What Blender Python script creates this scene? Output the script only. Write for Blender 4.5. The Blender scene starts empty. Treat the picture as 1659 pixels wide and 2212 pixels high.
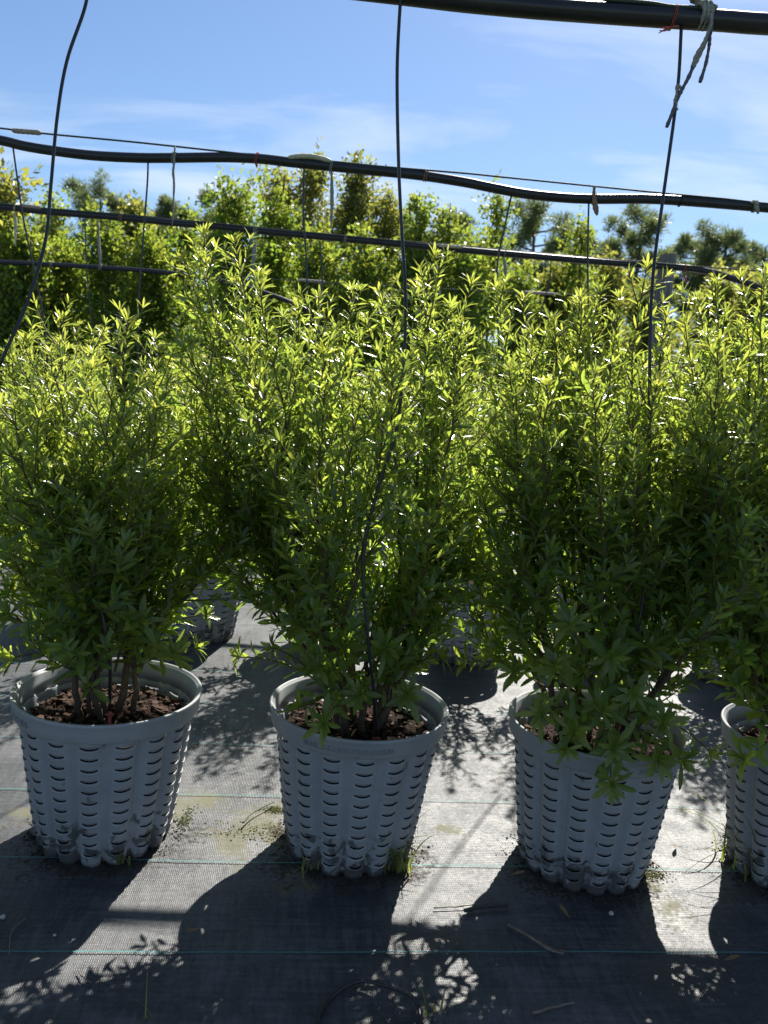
import bpy, bmesh, math
import numpy as np
from mathutils import Matrix, Vector

# ------------------------------------------------------------------ camera, sky, sun, exposure
SC = bpy.context.scene
COL = SC.collection
FPX, PITCH, ROLL, CAMH = 823.6, 0.154, 0.0819, 1.110
SUN_AZ, SUN_EL = math.radians(18.0), math.radians(45.0)   # azimuth to the right of the view direction (+Y)

cam = bpy.data.cameras.new('camera')
cam_ob = bpy.data.objects.new('camera', cam)
COL.objects.link(cam_ob)
cam.sensor_fit = 'HORIZONTAL'
cam.sensor_width = 36.0
cam.lens = FPX / 768.0 * 36.0
cam.clip_start, cam.clip_end = 0.05, 3000.0
_R = Vector((1, 0, 0)); _U = Vector((0, math.sin(PITCH), math.cos(PITCH))); _F = Vector((0, math.cos(PITCH), -math.sin(PITCH)))
_r = math.cos(ROLL) * _R + math.sin(ROLL) * _U
_u = -math.sin(ROLL) * _R + math.cos(ROLL) * _U
M = Matrix.Identity(4)
for i in range(3):
    M[i][0], M[i][1], M[i][2] = _r[i], _u[i], -_F[i]
M[2][3] = CAMH
cam_ob.matrix_world = M
cam.dof.use_dof = True
cam.dof.focus_distance = 2.0
cam.dof.aperture_fstop = 8.5
SC.camera = cam_ob

world = bpy.data.worlds.new('World')
SC.world = world
world.use_nodes = True
def build_world():
    nt = world.node_tree; N = nt.nodes; L = nt.links
    N.clear()
    out = N.new('ShaderNodeOutputWorld'); bg = N.new('ShaderNodeBackground')
    sky = N.new('ShaderNodeTexSky'); sky.sky_type = 'NISHITA'; sky.sun_disc = False
    sky.sun_elevation = SUN_EL; sky.sun_rotation = SUN_AZ
    sky.altitude = 10; sky.air_density = 1.0; sky.dust_density = 0.35; sky.ozone_density = 4.0
    tc = N.new('ShaderNodeTexCoord'); sep = N.new('ShaderNodeSeparateXYZ')
    L.new(tc.outputs['Generated'], sep.inputs[0])
    # wispy high cloud on a flat layer: direction / (z + k)
    ad = N.new('ShaderNodeMath'); ad.operation = 'ADD'; ad.inputs[1].default_value = 0.12
    L.new(sep.outputs['Z'], ad.inputs[0])
    mx = N.new('ShaderNodeMath'); mx.operation = 'MAXIMUM'; mx.inputs[1].default_value = 0.05
    L.new(ad.outputs[0], mx.inputs[0])
    dx = N.new('ShaderNodeMath'); dx.operation = 'DIVIDE'; dy = N.new('ShaderNodeMath'); dy.operation = 'DIVIDE'
    L.new(sep.outputs['X'], dx.inputs[0]); L.new(mx.outputs[0], dx.inputs[1])
    L.new(sep.outputs['Y'], dy.inputs[0]); L.new(mx.outputs[0], dy.inputs[1])
    cb = N.new('ShaderNodeCombineXYZ'); L.new(dx.outputs[0], cb.inputs[0]); L.new(dy.outputs[0], cb.inputs[1])
    mp = N.new('ShaderNodeMapping'); mp.inputs['Scale'].default_value = (0.75, 1.7, 1.0)
    mp.inputs['Rotation'].default_value = (0, 0, math.radians(14)); mp.inputs['Location'].default_value = (0.37, 3.30, 0.0)
    L.new(cb.outputs[0], mp.inputs[0])
    n1 = N.new('ShaderNodeTexNoise'); n1.inputs['Scale'].default_value = 1.15; n1.inputs['Detail'].default_value = 7; n1.inputs['Roughness'].default_value = 0.58
    n1.inputs['Distortion'].default_value = 0.5
    n2 = N.new('ShaderNodeTexNoise'); n2.inputs['Scale'].default_value = 0.5; n2.inputs['Detail'].default_value = 2
    L.new(mp.outputs[0], n1.inputs['Vector']); L.new(mp.outputs[0], n2.inputs['Vector'])
    ml = N.new('ShaderNodeMath'); ml.operation = 'MULTIPLY'
    L.new(n1.outputs['Fac'], ml.inputs[0]); L.new(n2.outputs['Fac'], ml.inputs[1])
    rp = N.new('ShaderNodeMapRange'); rp.inputs['From Min'].default_value = 0.245; rp.inputs['From Max'].default_value = 0.42
    rp.inputs['To Max'].default_value = 0.72; rp.clamp = True
    L.new(ml.outputs[0], rp.inputs['Value'])
    mix = N.new('ShaderNodeMix'); mix.data_type = 'RGBA'; mix.blend_type = 'MIX'
    L.new(rp.outputs[0], mix.inputs['Factor']); tn = N.new('ShaderNodeMix'); tn.data_type = 'RGBA'; tn.blend_type = 'MULTIPLY'; tn.inputs['Factor'].default_value = 1.0
    tn.inputs['B'].default_value = (0.92, 0.985, 1.06, 1); L.new(sky.outputs[0], tn.inputs['A']); L.new(tn.outputs['Result'], mix.inputs['A'])
    mix.inputs['B'].default_value = (8.2, 8.8, 9.4, 1)
    L.new(mix.outputs['Result'], bg.inputs['Color'])
    bg.inputs['Strength'].default_value = 0.059
    L.new(bg.outputs[0], out.inputs[0])
build_world()

sun_l = bpy.data.lights.new('sun', 'SUN'); sun_l.energy = 5.0; sun_l.angle = math.radians(0.53); sun_l.color = (1.0, 0.95, 0.86)
sun_ob = bpy.data.objects.new('sun', sun_l); COL.objects.link(sun_ob)
SUN_DIR = Vector((math.sin(SUN_AZ) * math.cos(SUN_EL), math.cos(SUN_AZ) * math.cos(SUN_EL), math.sin(SUN_EL)))
sun_ob.rotation_euler = SUN_DIR.to_track_quat('Z', 'Y').to_euler()
sun_ob.location = (2, 6, 8)

SC.view_settings.view_transform = 'Standard'
SC.view_settings.look = 'None'
SC.view_settings.exposure = 1.05
SC.view_settings.gamma = 1.0
SC.render.engine = 'CYCLES'
SC.cycles.use_denoising = True
SC.cycles.max_bounces = 10
SC.cycles.transmission_bounces = 8
SC.cycles.transparent_max_bounces = 8
SC.cycles.sample_clamp_indirect = 6.0

# ------------------------------------------------------------------ pixel helpers (photo seen at 1659 px width)
KD = 768.0 / 1659.0
def ray(dx, dy):
    a, b = dx * KD - 384.0, dy * KD - 512.0
    u = (a * math.cos(ROLL) + b * math.sin(ROLL)) / FPX
    w = (-a * math.sin(ROLL) + b * math.cos(ROLL)) / FPX
    return np.array([u, math.cos(PITCH) - w * math.sin(PITCH), -math.sin(PITCH) - w * math.cos(PITCH)])
def at(dx, dy, Y):
    d = ray(dx, dy); return np.array([0, 0, CAMH]) + d * (Y / d[1])
def ground(dx, dy, z=0.0):
    d = ray(dx, dy); return np.array([0, 0, CAMH]) + d * ((z - CAMH) / d[2])
def depth_of(P):
    P = np.asarray(P); return P[..., 1] * math.cos(PITCH) - (P[..., 2] - CAMH) * math.sin(PITCH)

# ------------------------------------------------------------------ object helpers
def link(ob, parent=None):
    COL.objects.link(ob)
    if parent is not None: ob.parent = parent
    return ob
def tag(o, label=None, cat=None, group=None, kind=None):
    if label: o['label'] = label
    if cat: o['category'] = cat
    if group: o['group'] = group
    if kind: o['kind'] = kind
    return o
def empty(name, loc=(0, 0, 0)):
    o = bpy.data.objects.new(name, None); o.location = [float(c) for c in loc]; o.empty_display_size = 0.1
    return link(o)
def new_mesh(name, V, Fc, mat=None, smooth=False, attrs=None):
    me = bpy.data.meshes.new(name)
    V = np.asarray(V, dtype=np.float32)
    if isinstance(Fc, np.ndarray):
        k = Fc.shape[1]; nf = len(Fc)
        me.vertices.add(len(V)); me.vertices.foreach_set('co', V.ravel())
        me.loops.add(nf * k); me.loops.foreach_set('vertex_index', Fc.astype(np.int32).ravel())
        me.polygons.add(nf); me.polygons.foreach_set('loop_start', np.arange(0, nf * k, k, dtype=np.int32))
        me.update(calc_edges=True)
    else:
        me.from_pydata([tuple(map(float, v)) for v in V], [], [tuple(int(i) for i in f) for f in Fc])
    if attrs:
        for an, arr in attrs.items():
            a = me.attributes.new(an, 'FLOAT', 'POINT'); a.data.foreach_set('value', np.asarray(arr, dtype=np.float32))
    if mat is not None: me.materials.append(mat)
    if smooth: me.polygons.foreach_set('use_smooth', np.ones(len(me.polygons), dtype=bool))
    me.update()
    return me
def obj(name, me, parent=None, loc=None):
    o = bpy.data.objects.new(name, me)
    if loc is not None: o.location = [float(c) for c in loc]
    return link(o, parent)

def smooth_path(P, n):
    """Catmull-Rom through the points P."""
    P = np.asarray(P, float)
    if len(P) == 2: return P[0] + (P[1] - P[0]) * np.linspace(0, 1, n)[:, None]
    Q = np.vstack([2 * P[0] - P[1], P, 2 * P[-1] - P[-2]])
    seg = np.linspace(0, len(P) - 1 - 1e-6, n); i = seg.astype(int); t = (seg - i)[:, None]
    a, b, c, d = Q[i], Q[i + 1], Q[i + 2], Q[i + 3]
    return 0.5 * (2 * b + (c - a) * t + (2 * a - 5 * b + 4 * c - d) * t ** 2 + (3 * b - a - 3 * c + d) * t ** 3)
def tube(P, R, sides=8, cap=True, flat=1.0, twist=0.0):
    """A tube along the points P (radius R, scalar or per point). Returns verts, quads/ngons."""
    P = np.asarray(P, float); n = len(P); R = np.broadcast_to(np.asarray(R, float), (n,))
    T = np.gradient(P, axis=0); T /= np.linalg.norm(T, axis=1)[:, None] + 1e-12
    ref = np.array([0., 0, 1]) if abs(T[0][2]) < 0.9 else np.array([1., 0, 0])
    u = np.cross(T[0], ref); u /= np.linalg.norm(u)
    V = []
    an = np.linspace(0, 2 * np.pi, sides, endpoint=False)
    for k in range(n):
        u = u - T[k] * (u @ T[k]); u /= np.linalg.norm(u) + 1e-12
        w = np.cross(T[k], u)
        c, s = np.cos(an + twist * k), np.sin(an + twist * k)
        ca, sa = math.cos(twist * k), math.sin(twist * k)
        uu, ww = u * ca + w * sa, -u * sa + w * ca
        V.append(P[k] + R[k] * (np.cos(an)[:, None] * uu + flat * np.sin(an)[:, None] * ww))
    V = np.vstack(V)
    Fc = []
    for k in range(n - 1):
        for j in range(sides):
            Fc.append((k * sides + j, k * sides + (j + 1) % sides, (k + 1) * sides + (j + 1) % sides, (k + 1) * sides + j))
    if cap:
        Fc.append(tuple(range(sides))[::-1]); Fc.append(tuple((n - 1) * sides + j for j in range(sides)))
    return V, Fc
class MB:
    def __init__(s): s.V = []; s.F = []; s.n = 0
    def add(s, V, Fc):
        V = np.asarray(V, float); s.V.append(V); s.F += [tuple(i + s.n for i in f) for f in Fc]; s.n += len(V); return s
    def tube(s, P, R, **k): return s.add(*tube(P, R, **k))
    def mesh(s, name, mat, smooth=True): return new_mesh(name, np.vstack(s.V), s.F, mat, smooth)
def unit(v): v = np.asarray(v, float); return v / (np.linalg.norm(v, axis=-1, keepdims=True) + 1e-12)

# ------------------------------------------------------------------ materials
def mat_new(name):
    m = bpy.data.materials.new(name); m.use_nodes = True
    nt = m.node_tree; nt.nodes.clear()
    out = nt.nodes.new('ShaderNodeOutputMaterial')
    return m, nt, nt.nodes, nt.links, out
def noise(N, L, vec, scale, detail=4, rough=0.55, dist=0.0):
    n = N.new('ShaderNodeTexNoise'); n.inputs['Scale'].default_value = scale; n.inputs['Detail'].default_value = detail
    n.inputs['Roughness'].default_value = rough; n.inputs['Distortion'].default_value = dist
    if vec is not None: L.new(vec, n.inputs['Vector'])
    return n
def ramp(N, L, fac, stops):
    r = N.new('ShaderNodeValToRGB'); e = r.color_ramp.elements
    while len(e) > 1: e.remove(e[-1])
    e[0].position, e[0].color = stops[0][0], stops[0][1]
    for p, c in stops[1:]:
        x = e.new(p); x.color = c
    L.new(fac, r.inputs['Fac']); return r
def g(v): return (v, v, v, 1)
def mixc(N, L, fac, a, b, mode='MIX'):
    m = N.new('ShaderNodeMix'); m.data_type = 'RGBA'; m.blend_type = mode
    for s, x in (('Factor', fac), ('A', a), ('B', b)):
        if isinstance(x, (int, float)): m.inputs[s].default_value = x
        elif isinstance(x, tuple): m.inputs[s].default_value = x
        else: L.new(x, m.inputs[s])
    return m.outputs['Result']
def math_n(N, L, op, a, b=None, clamp=False):
    m = N.new('ShaderNodeMath'); m.operation = op; m.use_clamp = clamp
    for i, x in enumerate((a, b)):
        if x is None: continue
        if isinstance(x, (int, float)): m.inputs[i].default_value = x
        else: L.new(x, m.inputs[i])
    return m.outputs[0]
def maprange(N, L, v, a, b, c=0.0, d=1.0):
    m = N.new('ShaderNodeMapRange'); m.clamp = True
    m.inputs['From Min'].default_value = a; m.inputs['From Max'].default_value = b
    m.inputs['To Min'].default_value = c; m.inputs['To Max'].default_value = d
    L.new(v, m.inputs['Value']); return m.outputs[0]
def bump(N, L, h, strength, dist):
    b = N.new('ShaderNodeBump'); b.inputs['Strength'].default_value = strength; b.inputs['Distance'].default_value = dist
    L.new(h, b.inputs['Height']); return b.outputs[0]

def simple_mat(name, col, rough=0.5, spec=0.5, var=0.25, scale=60.0, bmp=0.0, bdist=0.001, col2=None):
    m, nt, N, L, out = mat_new(name)
    p = N.new('ShaderNodeBsdfPrincipled'); tc = N.new('ShaderNodeTexCoord')
    n = noise(N, L, tc.outputs['Object'], scale, 5, 0.6)
    c2 = col2 if col2 else tuple(max(0.0, c * (1 - var)) for c in col)
    r = ramp(N, L, n.outputs['Fac'], [(0.3, (*c2, 1)), (0.7, (*col, 1))])
    L.new(r.outputs[0], p.inputs['Base Color'])
    p.inputs['Roughness'].default_value = rough; p.inputs['Specular IOR Level'].default_value = spec
    if bmp > 0: L.new(bump(N, L, n.outputs['Fac'], bmp, bdist), p.inputs['Normal'])
    L.new(p.outputs[0], out.inputs[0]); return m

def leaf_mat(name, refl_old, refl_new, tr_old, tr_new, gloss_rough=0.34, spec=0.5, trans=0.5, vein=True):
    m, nt, N, L, out = mat_new(name)
    aa = N.new('ShaderNodeAttribute'); aa.attribute_name = 'age'
    ar = N.new('ShaderNodeAttribute'); ar.attribute_name = 'rnd'
    age, rnd = aa.outputs['Fac'], ar.outputs['Fac']
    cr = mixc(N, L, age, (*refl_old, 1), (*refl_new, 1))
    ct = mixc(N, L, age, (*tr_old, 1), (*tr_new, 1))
    hv = N.new('ShaderNodeHueSaturation'); hv2 = N.new('ShaderNodeHueSaturation')
    hue = maprange(N, L, rnd, 0, 1, 0.482, 0.514); val = maprange(N, L, rnd, 0, 1, 1.2, 0.78)
    for h, c in ((hv, cr), (hv2, ct)):
        L.new(hue, h.inputs['Hue']); L.new(val, h.inputs['Value']); L.new(c, h.inputs['Color'])
    p = N.new('ShaderNodeBsdfPrincipled'); t = N.new('ShaderNodeBsdfTranslucent'); mx = N.new('ShaderNodeMixShader')
    L.new(hv.outputs[0], p.inputs['Base Color']); L.new(hv2.outputs[0], t.inputs['Color'])
    p.inputs['Roughness'].default_value = gloss_rough; p.inputs['Specular IOR Level'].default_value = spec
    mx.inputs[0].default_value = trans
    if vein:
        tc = N.new('ShaderNodeTexCoord'); n = noise(N, L, tc.outputs['Object'], 160, 3, 0.6)
        b = bump(N, L, n.outputs['Fac'], 0.35, 0.002)
        L.new(b, p.inputs['Normal'])
    L.new(p.outputs[0], mx.inputs[1]); L.new(t.outputs[0], mx.inputs[2]); L.new(mx.outputs[0], out.inputs[0])
    return m

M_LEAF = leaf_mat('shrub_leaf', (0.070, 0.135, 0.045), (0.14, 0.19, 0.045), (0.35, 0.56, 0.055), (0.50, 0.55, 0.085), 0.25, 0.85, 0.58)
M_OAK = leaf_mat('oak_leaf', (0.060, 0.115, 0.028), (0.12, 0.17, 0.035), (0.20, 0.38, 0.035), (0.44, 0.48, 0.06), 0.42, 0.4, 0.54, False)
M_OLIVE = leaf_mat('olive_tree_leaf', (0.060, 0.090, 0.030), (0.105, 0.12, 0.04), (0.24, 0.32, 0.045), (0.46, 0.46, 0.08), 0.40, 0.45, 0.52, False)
M_PINE = leaf_mat('pine_needle', (0.085, 0.115, 0.065), (0.125, 0.155, 0.08), (0.19, 0.26, 0.08), (0.28, 0.32, 0.10), 0.45, 0.5, 0.45, False)
M_GRASS = leaf_mat('grass_blade', (0.10, 0.15, 0.04), (0.30, 0.30, 0.11), (0.20, 0.32, 0.03), (0.5, 0.5, 0.10), 0.4, 0.4, 0.5, False)
M_BARK = simple_mat('stem_bark', (0.13, 0.095, 0.065), 0.8, 0.3, 0.5, 90, 0.6, 0.002)
M_TWIG = simple_mat('green_twig', (0.16, 0.13, 0.05), 0.6, 0.3, 0.4, 60)
M_TRUNK = simple_mat('tree_trunk', (0.13, 0.115, 0.10), 0.85, 0.2, 0.5, 25, 0.5, 0.01)
M_HOSE = simple_mat('black_polyethylene', (0.020, 0.021, 0.023), 0.34, 0.5, 0.45, 14, 0.10, 0.002)
M_TUBE = simple_mat('black_drip_tube', (0.022, 0.023, 0.026), 0.38, 0.5, 0.3, 40)
M_CABLE = simple_mat('green_cable', (0.05, 0.075, 0.05), 0.6, 0.4, 0.4, 200, 0.5, 0.001)
M_SLEEVE = simple_mat('cream_sleeve', (0.55, 0.53, 0.38), 0.6, 0.3, 0.25, 30, 0.3, 0.002)
M_SLEEVE_G = simple_mat('grey_sleeve', (0.42, 0.36, 0.30), 0.7, 0.3, 0.4, 40, 0.3, 0.002)
M_ROPE = simple_mat('grey_rope', (0.40, 0.40, 0.34), 0.9, 0.1, 0.5, 260, 0.9, 0.003)
M_ROPE_D = simple_mat('dark_rope', (0.17, 0.17, 0.21), 0.9, 0.1, 0.5, 260, 0.9, 0.003)
M_TWINE = simple_mat('red_twine', (0.50, 0.12, 0.09), 0.85, 0.2, 0.4, 200, 0.5, 0.002)
M_TIE = simple_mat('brown_tie', (0.30, 0.20, 0.13), 0.7, 0.2, 0.4, 100)
M_STAKE = simple_mat('red_stake_plastic', (0.42, 0.10, 0.08), 0.55, 0.4, 0.4, 80)
M_SOIL = simple_mat('potting_soil', (0.030, 0.020, 0.015), 0.95, 0.1, 0.6, 90, 1.0, 0.006)
M_CHIP = simple_mat('bark_chip', (0.12, 0.070, 0.048), 0.85, 0.2, 0.8, 45, 0.5, 0.002)
M_DEAD = simple_mat('dry_twig', (0.24, 0.20, 0.15), 0.85, 0.2, 0.5, 70, 0.4, 0.002)
M_STONE = simple_mat('pale_pebble', (0.5, 0.48, 0.45), 0.8, 0.3, 0.3, 100)
M_MOSS = simple_mat('moss', (0.075, 0.085, 0.022), 0.95, 0.1, 0.5, 120, 0.9, 0.004)
M_DIRT = simple_mat('dirt_crumbs', (0.045, 0.035, 0.025), 0.95, 0.1, 0.5, 150, 0.8, 0.003)
M_STITCH = simple_mat('cyan_stitch', (0.10, 0.27, 0.265), 0.7, 0.2, 0.35, 30)

def post_mat():
    m, nt, N, L, out = mat_new('weathered_post_wood')
    p = N.new('ShaderNodeBsdfPrincipled'); tc = N.new('ShaderNodeTexCoord'); mp = N.new('ShaderNodeMapping')
    mp.inputs['Scale'].default_value = (60, 60, 2.5); L.new(tc.outputs['Object'], mp.inputs[0])
    n = noise(N, L, mp.outputs[0], 1.0, 6, 0.6, 0.3); n2 = noise(N, L, tc.outputs['Object'], 9, 4)
    r = ramp(N, L, n.outputs['Fac'], [(0.28, (0.06, 0.055, 0.05, 1)), (0.5, (0.19, 0.18, 0.165, 1)), (0.75, (0.30, 0.285, 0.26, 1))])
    c = mixc(N, L, maprange(N, L, n2.outputs['Fac'], 0.4, 0.7), r.outputs[0], (0.12, 0.11, 0.10, 1), 'MULTIPLY')
    c = mixc(N, L, 0.5, r.outputs[0], c)
    L.new(c, p.inputs['Base Color']); p.inputs['Roughness'].default_value = 0.85
    L.new(bump(N, L, n.outputs['Fac'], 0.7, 0.006), p.inputs['Normal']); L.new(p.outputs[0], out.inputs[0]); return m
M_POST = post_mat()

def pot_mat():
    m, nt, N, L, out = mat_new('grey_pot_plastic')
    p = N.new('ShaderNodeBsdfPrincipled'); tc = N.new('ShaderNodeTexCoord'); oi = N.new('ShaderNodeObjectInfo')
    off = N.new('ShaderNodeVectorMath'); off.operation = 'ADD'; cbx = N.new('ShaderNodeCombineXYZ')
    rr = math_n(N, L, 'MULTIPLY', oi.outputs['Random'], 37.0)
    L.new(rr, cbx.inputs[0]); L.new(tc.outputs['Object'], off.inputs[0]); L.new(cbx.outputs[0], off.inputs[1])
    v = off.outputs[0]
    sep = N.new('ShaderNodeSeparateXYZ'); L.new(tc.outputs['Object'], sep.inputs[0])
    n1 = noise(N, L, v, 9, 5, 0.6); n2 = noise(N, L, v, 55, 5, 0.7); n3 = noise(N, L, v, 24, 6, 0.65, 0.4)
    base = ramp(N, L, n1.outputs['Fac'], [(0.3, (0.265, 0.278, 0.29, 1)), (0.7, (0.355, 0.366, 0.374, 1))]).outputs[0]
    # scuffs and specks
    sp = maprange(N, L, n2.outputs['Fac'], 0.63, 0.72)
    base = mixc(N, L, math_n(N, L, 'MULTIPLY', sp, 0.55), base, (0.12, 0.11, 0.10, 1))
    # splashed soil with ragged patches, mostly near the foot
    low = maprange(N, L, sep.outputs['Z'], 0.0, 0.14, 1.0, 0.0)
    dm = math_n(N, L, 'ADD', n3.outputs['Fac'], math_n(N, L, 'MULTIPLY', low, 0.24))
    dirt = maprange(N, L, dm, 0.63, 0.70)
    base = mixc(N, L, math_n(N, L, 'MULTIPLY', dirt, 0.85), base, (0.045, 0.042, 0.038, 1))
    base = mixc(N, L, maprange(N, L, oi.outputs['Random'], 0, 1, 0.0, 0.30), base, (0.20, 0.20, 0.19, 1))
    gr = maprange(N, L, n1.outputs['Fac'], 0.55, 0.75, 0.0, 0.35)
    base = mixc(N, L, gr, base, (0.17, 0.165, 0.15, 1))
    L.new(base, p.inputs['Base Color'])
    p.inputs['Specular IOR Level'].default_value = 0.45
    L.new(maprange(N, L, n1.outputs['Fac'], 0.3, 0.7, 0.42, 0.62), p.inputs['Roughness'])
    L.new(bump(N, L, n2.outputs['Fac'], 0.10, 0.002), p.inputs['Normal'])
    L.new(p.outputs[0], out.inputs[0]); return m
M_POT = pot_mat()

STAINS = []   # (x, y, radius, kind) filled before the fabric material is built
def fabric_mat():
    m, nt, N, L, out = mat_new('woven_ground_fabric')
    p = N.new('ShaderNodeBsdfPrincipled'); geo = N.new('ShaderNodeNewGeometry')
    rot = N.new('ShaderNodeMapping'); rot.inputs['Rotation'].default_value = (0, 0, -0.1106)
    L.new(geo.outputs['Position'], rot.inputs[0]); v = rot.outputs[0]
    # weave: warp and weft strips about 2.4 mm wide
    sep = N.new('ShaderNodeSeparateXYZ'); L.new(v, sep.inputs[0])
    wx = math_n(N, L, 'SINE', math_n(N, L, 'MULTIPLY', sep.outputs['X'], 2 * math.pi / 0.0042))
    wy = math_n(N, L, 'SINE', math_n(N, L, 'MULTIPLY', sep.outputs['Y'], 2 * math.pi / 0.0075))
    weave = math_n(N, L, 'MULTIPLY', wx, wy)
    irr = noise(N, L, v, 420, 3, 0.6)
    wv = math_n(N, L, 'ADD', math_n(N, L, 'MULTIPLY', weave, 0.26), math_n(N, L, 'MULTIPLY', wx, 0.20))
    wv = math_n(N, L, 'ADD', wv, math_n(N, L, 'MULTIPLY', math_n(N, L, 'SUBTRACT', irr.outputs['Fac'], 0.5), 1.6))
    mpx = N.new('ShaderNodeMapping'); mpx.inputs['Scale'].default_value = (70, 9, 1); L.new(v, mpx.inputs[0])
    mpy = N.new('ShaderNodeMapping'); mpy.inputs['Scale'].default_value = (7, 90, 1); L.new(v, mpy.inputs[0])
    sx = noise(N, L, mpx.outputs[0], 1.0, 4, 0.65); sy = noise(N, L, mpy.outputs[0], 1.0, 4, 0.65)
    big = noise(N, L, v, 2.6, 5, 0.6, 0.4); mid = noise(N, L, v, 13, 6, 0.62, 0.3); fine = noise(N, L, v, 85, 5, 0.7)
    dust = math_n(N, L, 'ADD', math_n(N, L, 'MULTIPLY', big.outputs['Fac'], 0.36), math_n(N, L, 'MULTIPLY', mid.outputs['Fac'], 0.26))
    dust = math_n(N, L, 'ADD', dust, math_n(N, L, 'MULTIPLY', math_n(N, L, 'ADD', sx.outputs['Fac'], sy.outputs['Fac']), 0.22))
    col = ramp(N, L, dust, [(0.38, (0.013, 0.016, 0.022, 1)), (0.50, (0.036, 0.040, 0.048, 1)), (0.62, (0.125, 0.128, 0.133, 1))]).outputs[0]
    col = mixc(N, L, maprange(N, L, wv, -0.7, 0.7, 0.0, 0.45), col, (0.018, 0.019, 0.022, 1))
    rough = maprange(N, L, dust, 0.4, 0.62, 0.40, 0.54)
    wn = noise(N, L, geo.outputs['Position'], 7.0, 5, 0.65)
    wo = N.new('ShaderNodeVectorMath'); wo.operation = 'SUBTRACT'; wo.inputs[1].default_value = (0.5, 0.5, 0.5); L.new(wn.outputs['Color'], wo.inputs[0])
    ws = N.new('ShaderNodeVectorMath'); ws.operation = 'MULTIPLY'; ws.inputs[1].default_value = (0.30, 0.30, 0.0); L.new(wo.outputs[0], ws.inputs[0])
    wp = N.new('ShaderNodeVectorMath'); wp.operation = 'ADD'; L.new(geo.outputs['Position'], wp.inputs[0]); L.new(ws.outputs[0], wp.inputs[1])
    def blob(x, y, r, soft):
        d = N.new('ShaderNodeVectorMath'); d.operation = 'DISTANCE'; d.inputs[1].default_value = (x, y, 0)
        L.new(wp.outputs[0], d.inputs[0])
        return maprange(N, L, d.outputs['Value'], r * soft, r, 1.0, 0.0)
    for kind, c, lo, hi, f in (('algae', (0.17, 0.16, 0.075, 1), 0.50, 0.68, 0.6), ('dirt', (0.032, 0.027, 0.02, 1), 0.48, 0.58, 0.9)):
        acc = None
        for (x, y, r, k) in STAINS:
            if k != kind: continue
            b = blob(x, y, r, 0.25)
            acc = b if acc is None else math_n(N, L, 'MAXIMUM', acc, b)
        if acc is None: continue
        tex = math_n(N, L, 'ADD', math_n(N, L, 'MULTIPLY', mid.outputs['Fac'], 0.45), math_n(N, L, 'MULTIPLY', fine.outputs['Fac'], 0.55))
        fac = math_n(N, L, 'MULTIPLY', maprange(N, L, math_n(N, L, 'ADD', tex, math_n(N, L, 'MULTIPLY', math_n(N, L, 'SUBTRACT', acc, 0.6), 0.35)), lo, hi), maprange(N, L, acc, 0.0, 0.25))
        col = mixc(N, L, math_n(N, L, 'MULTIPLY', fac, f), col, c)
        rough = math_n(N, L, 'ADD', rough, math_n(N, L, 'MULTIPLY', fac, 0.3), True)
    spk = maprange(N, L, fine.outputs['Fac'], 0.70, 0.76)
    col = mixc(N, L, math_n(N, L, 'MULTIPLY', spk, 0.6), col, (0.02, 0.018, 0.016, 1))
    L.new(col, p.inputs['Base Color']); L.new(rough, p.inputs['Roughness']); L.new(maprange(N, L, math_n(N, L, 'ADD', math_n(N, L, 'MULTIPLY', mid.outputs['Fac'], 0.5), math_n(N, L, 'MULTIPLY', fine.outputs['Fac'], 0.5)), 0.38, 0.6, 0.78, 0.28), p.inputs['Specular IOR Level'])
    h = math_n(N, L, 'ADD', math_n(N, L, 'MULTIPLY', wv, 0.0006), math_n(N, L, 'MULTIPLY', mid.outputs['Fac'], 0.002))
    L.new(bump(N, L, h, 0.8, 1.0), p.inputs['Normal'])
    L.new(p.outputs[0], out.inputs[0]); return m

# ------------------------------------------------------------------ ground
ROW1 = {'A': (-0.604, 1.824), 'B': (-0.020, 1.860), 'C': (0.550, 1.873), 'D': (1.085, 1.905), 'Z': (-1.165, 1.80)}
ROW2X = [-1.876, -1.311, -0.746, -0.181, 0.384, 0.949, 1.514, 2.08]
ROW2Y = 3.36
for k, (x, y) in ROW1.items():
    STAINS.append((x, y - 0.03, 0.30, 'dirt'))
for x in ROW2X: STAINS.append((x, ROW2Y, 0.24, 'dirt'))
for (dx, dy, r) in ((560, 1790, 0.22), (480, 1830, 0.15), (620, 1760, 0.13), (400, 1740, 0.16), (1400, 1890, 0.12), (1440, 1960, 0.10), (960, 1790, 0.10), (80, 1760, 0.14), (640, 1900, 0.08)):
    q = ground(dx, dy); STAINS.append((q[0], q[1], r, 'algae'))
M_FABRIC = fabric_mat()

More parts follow.
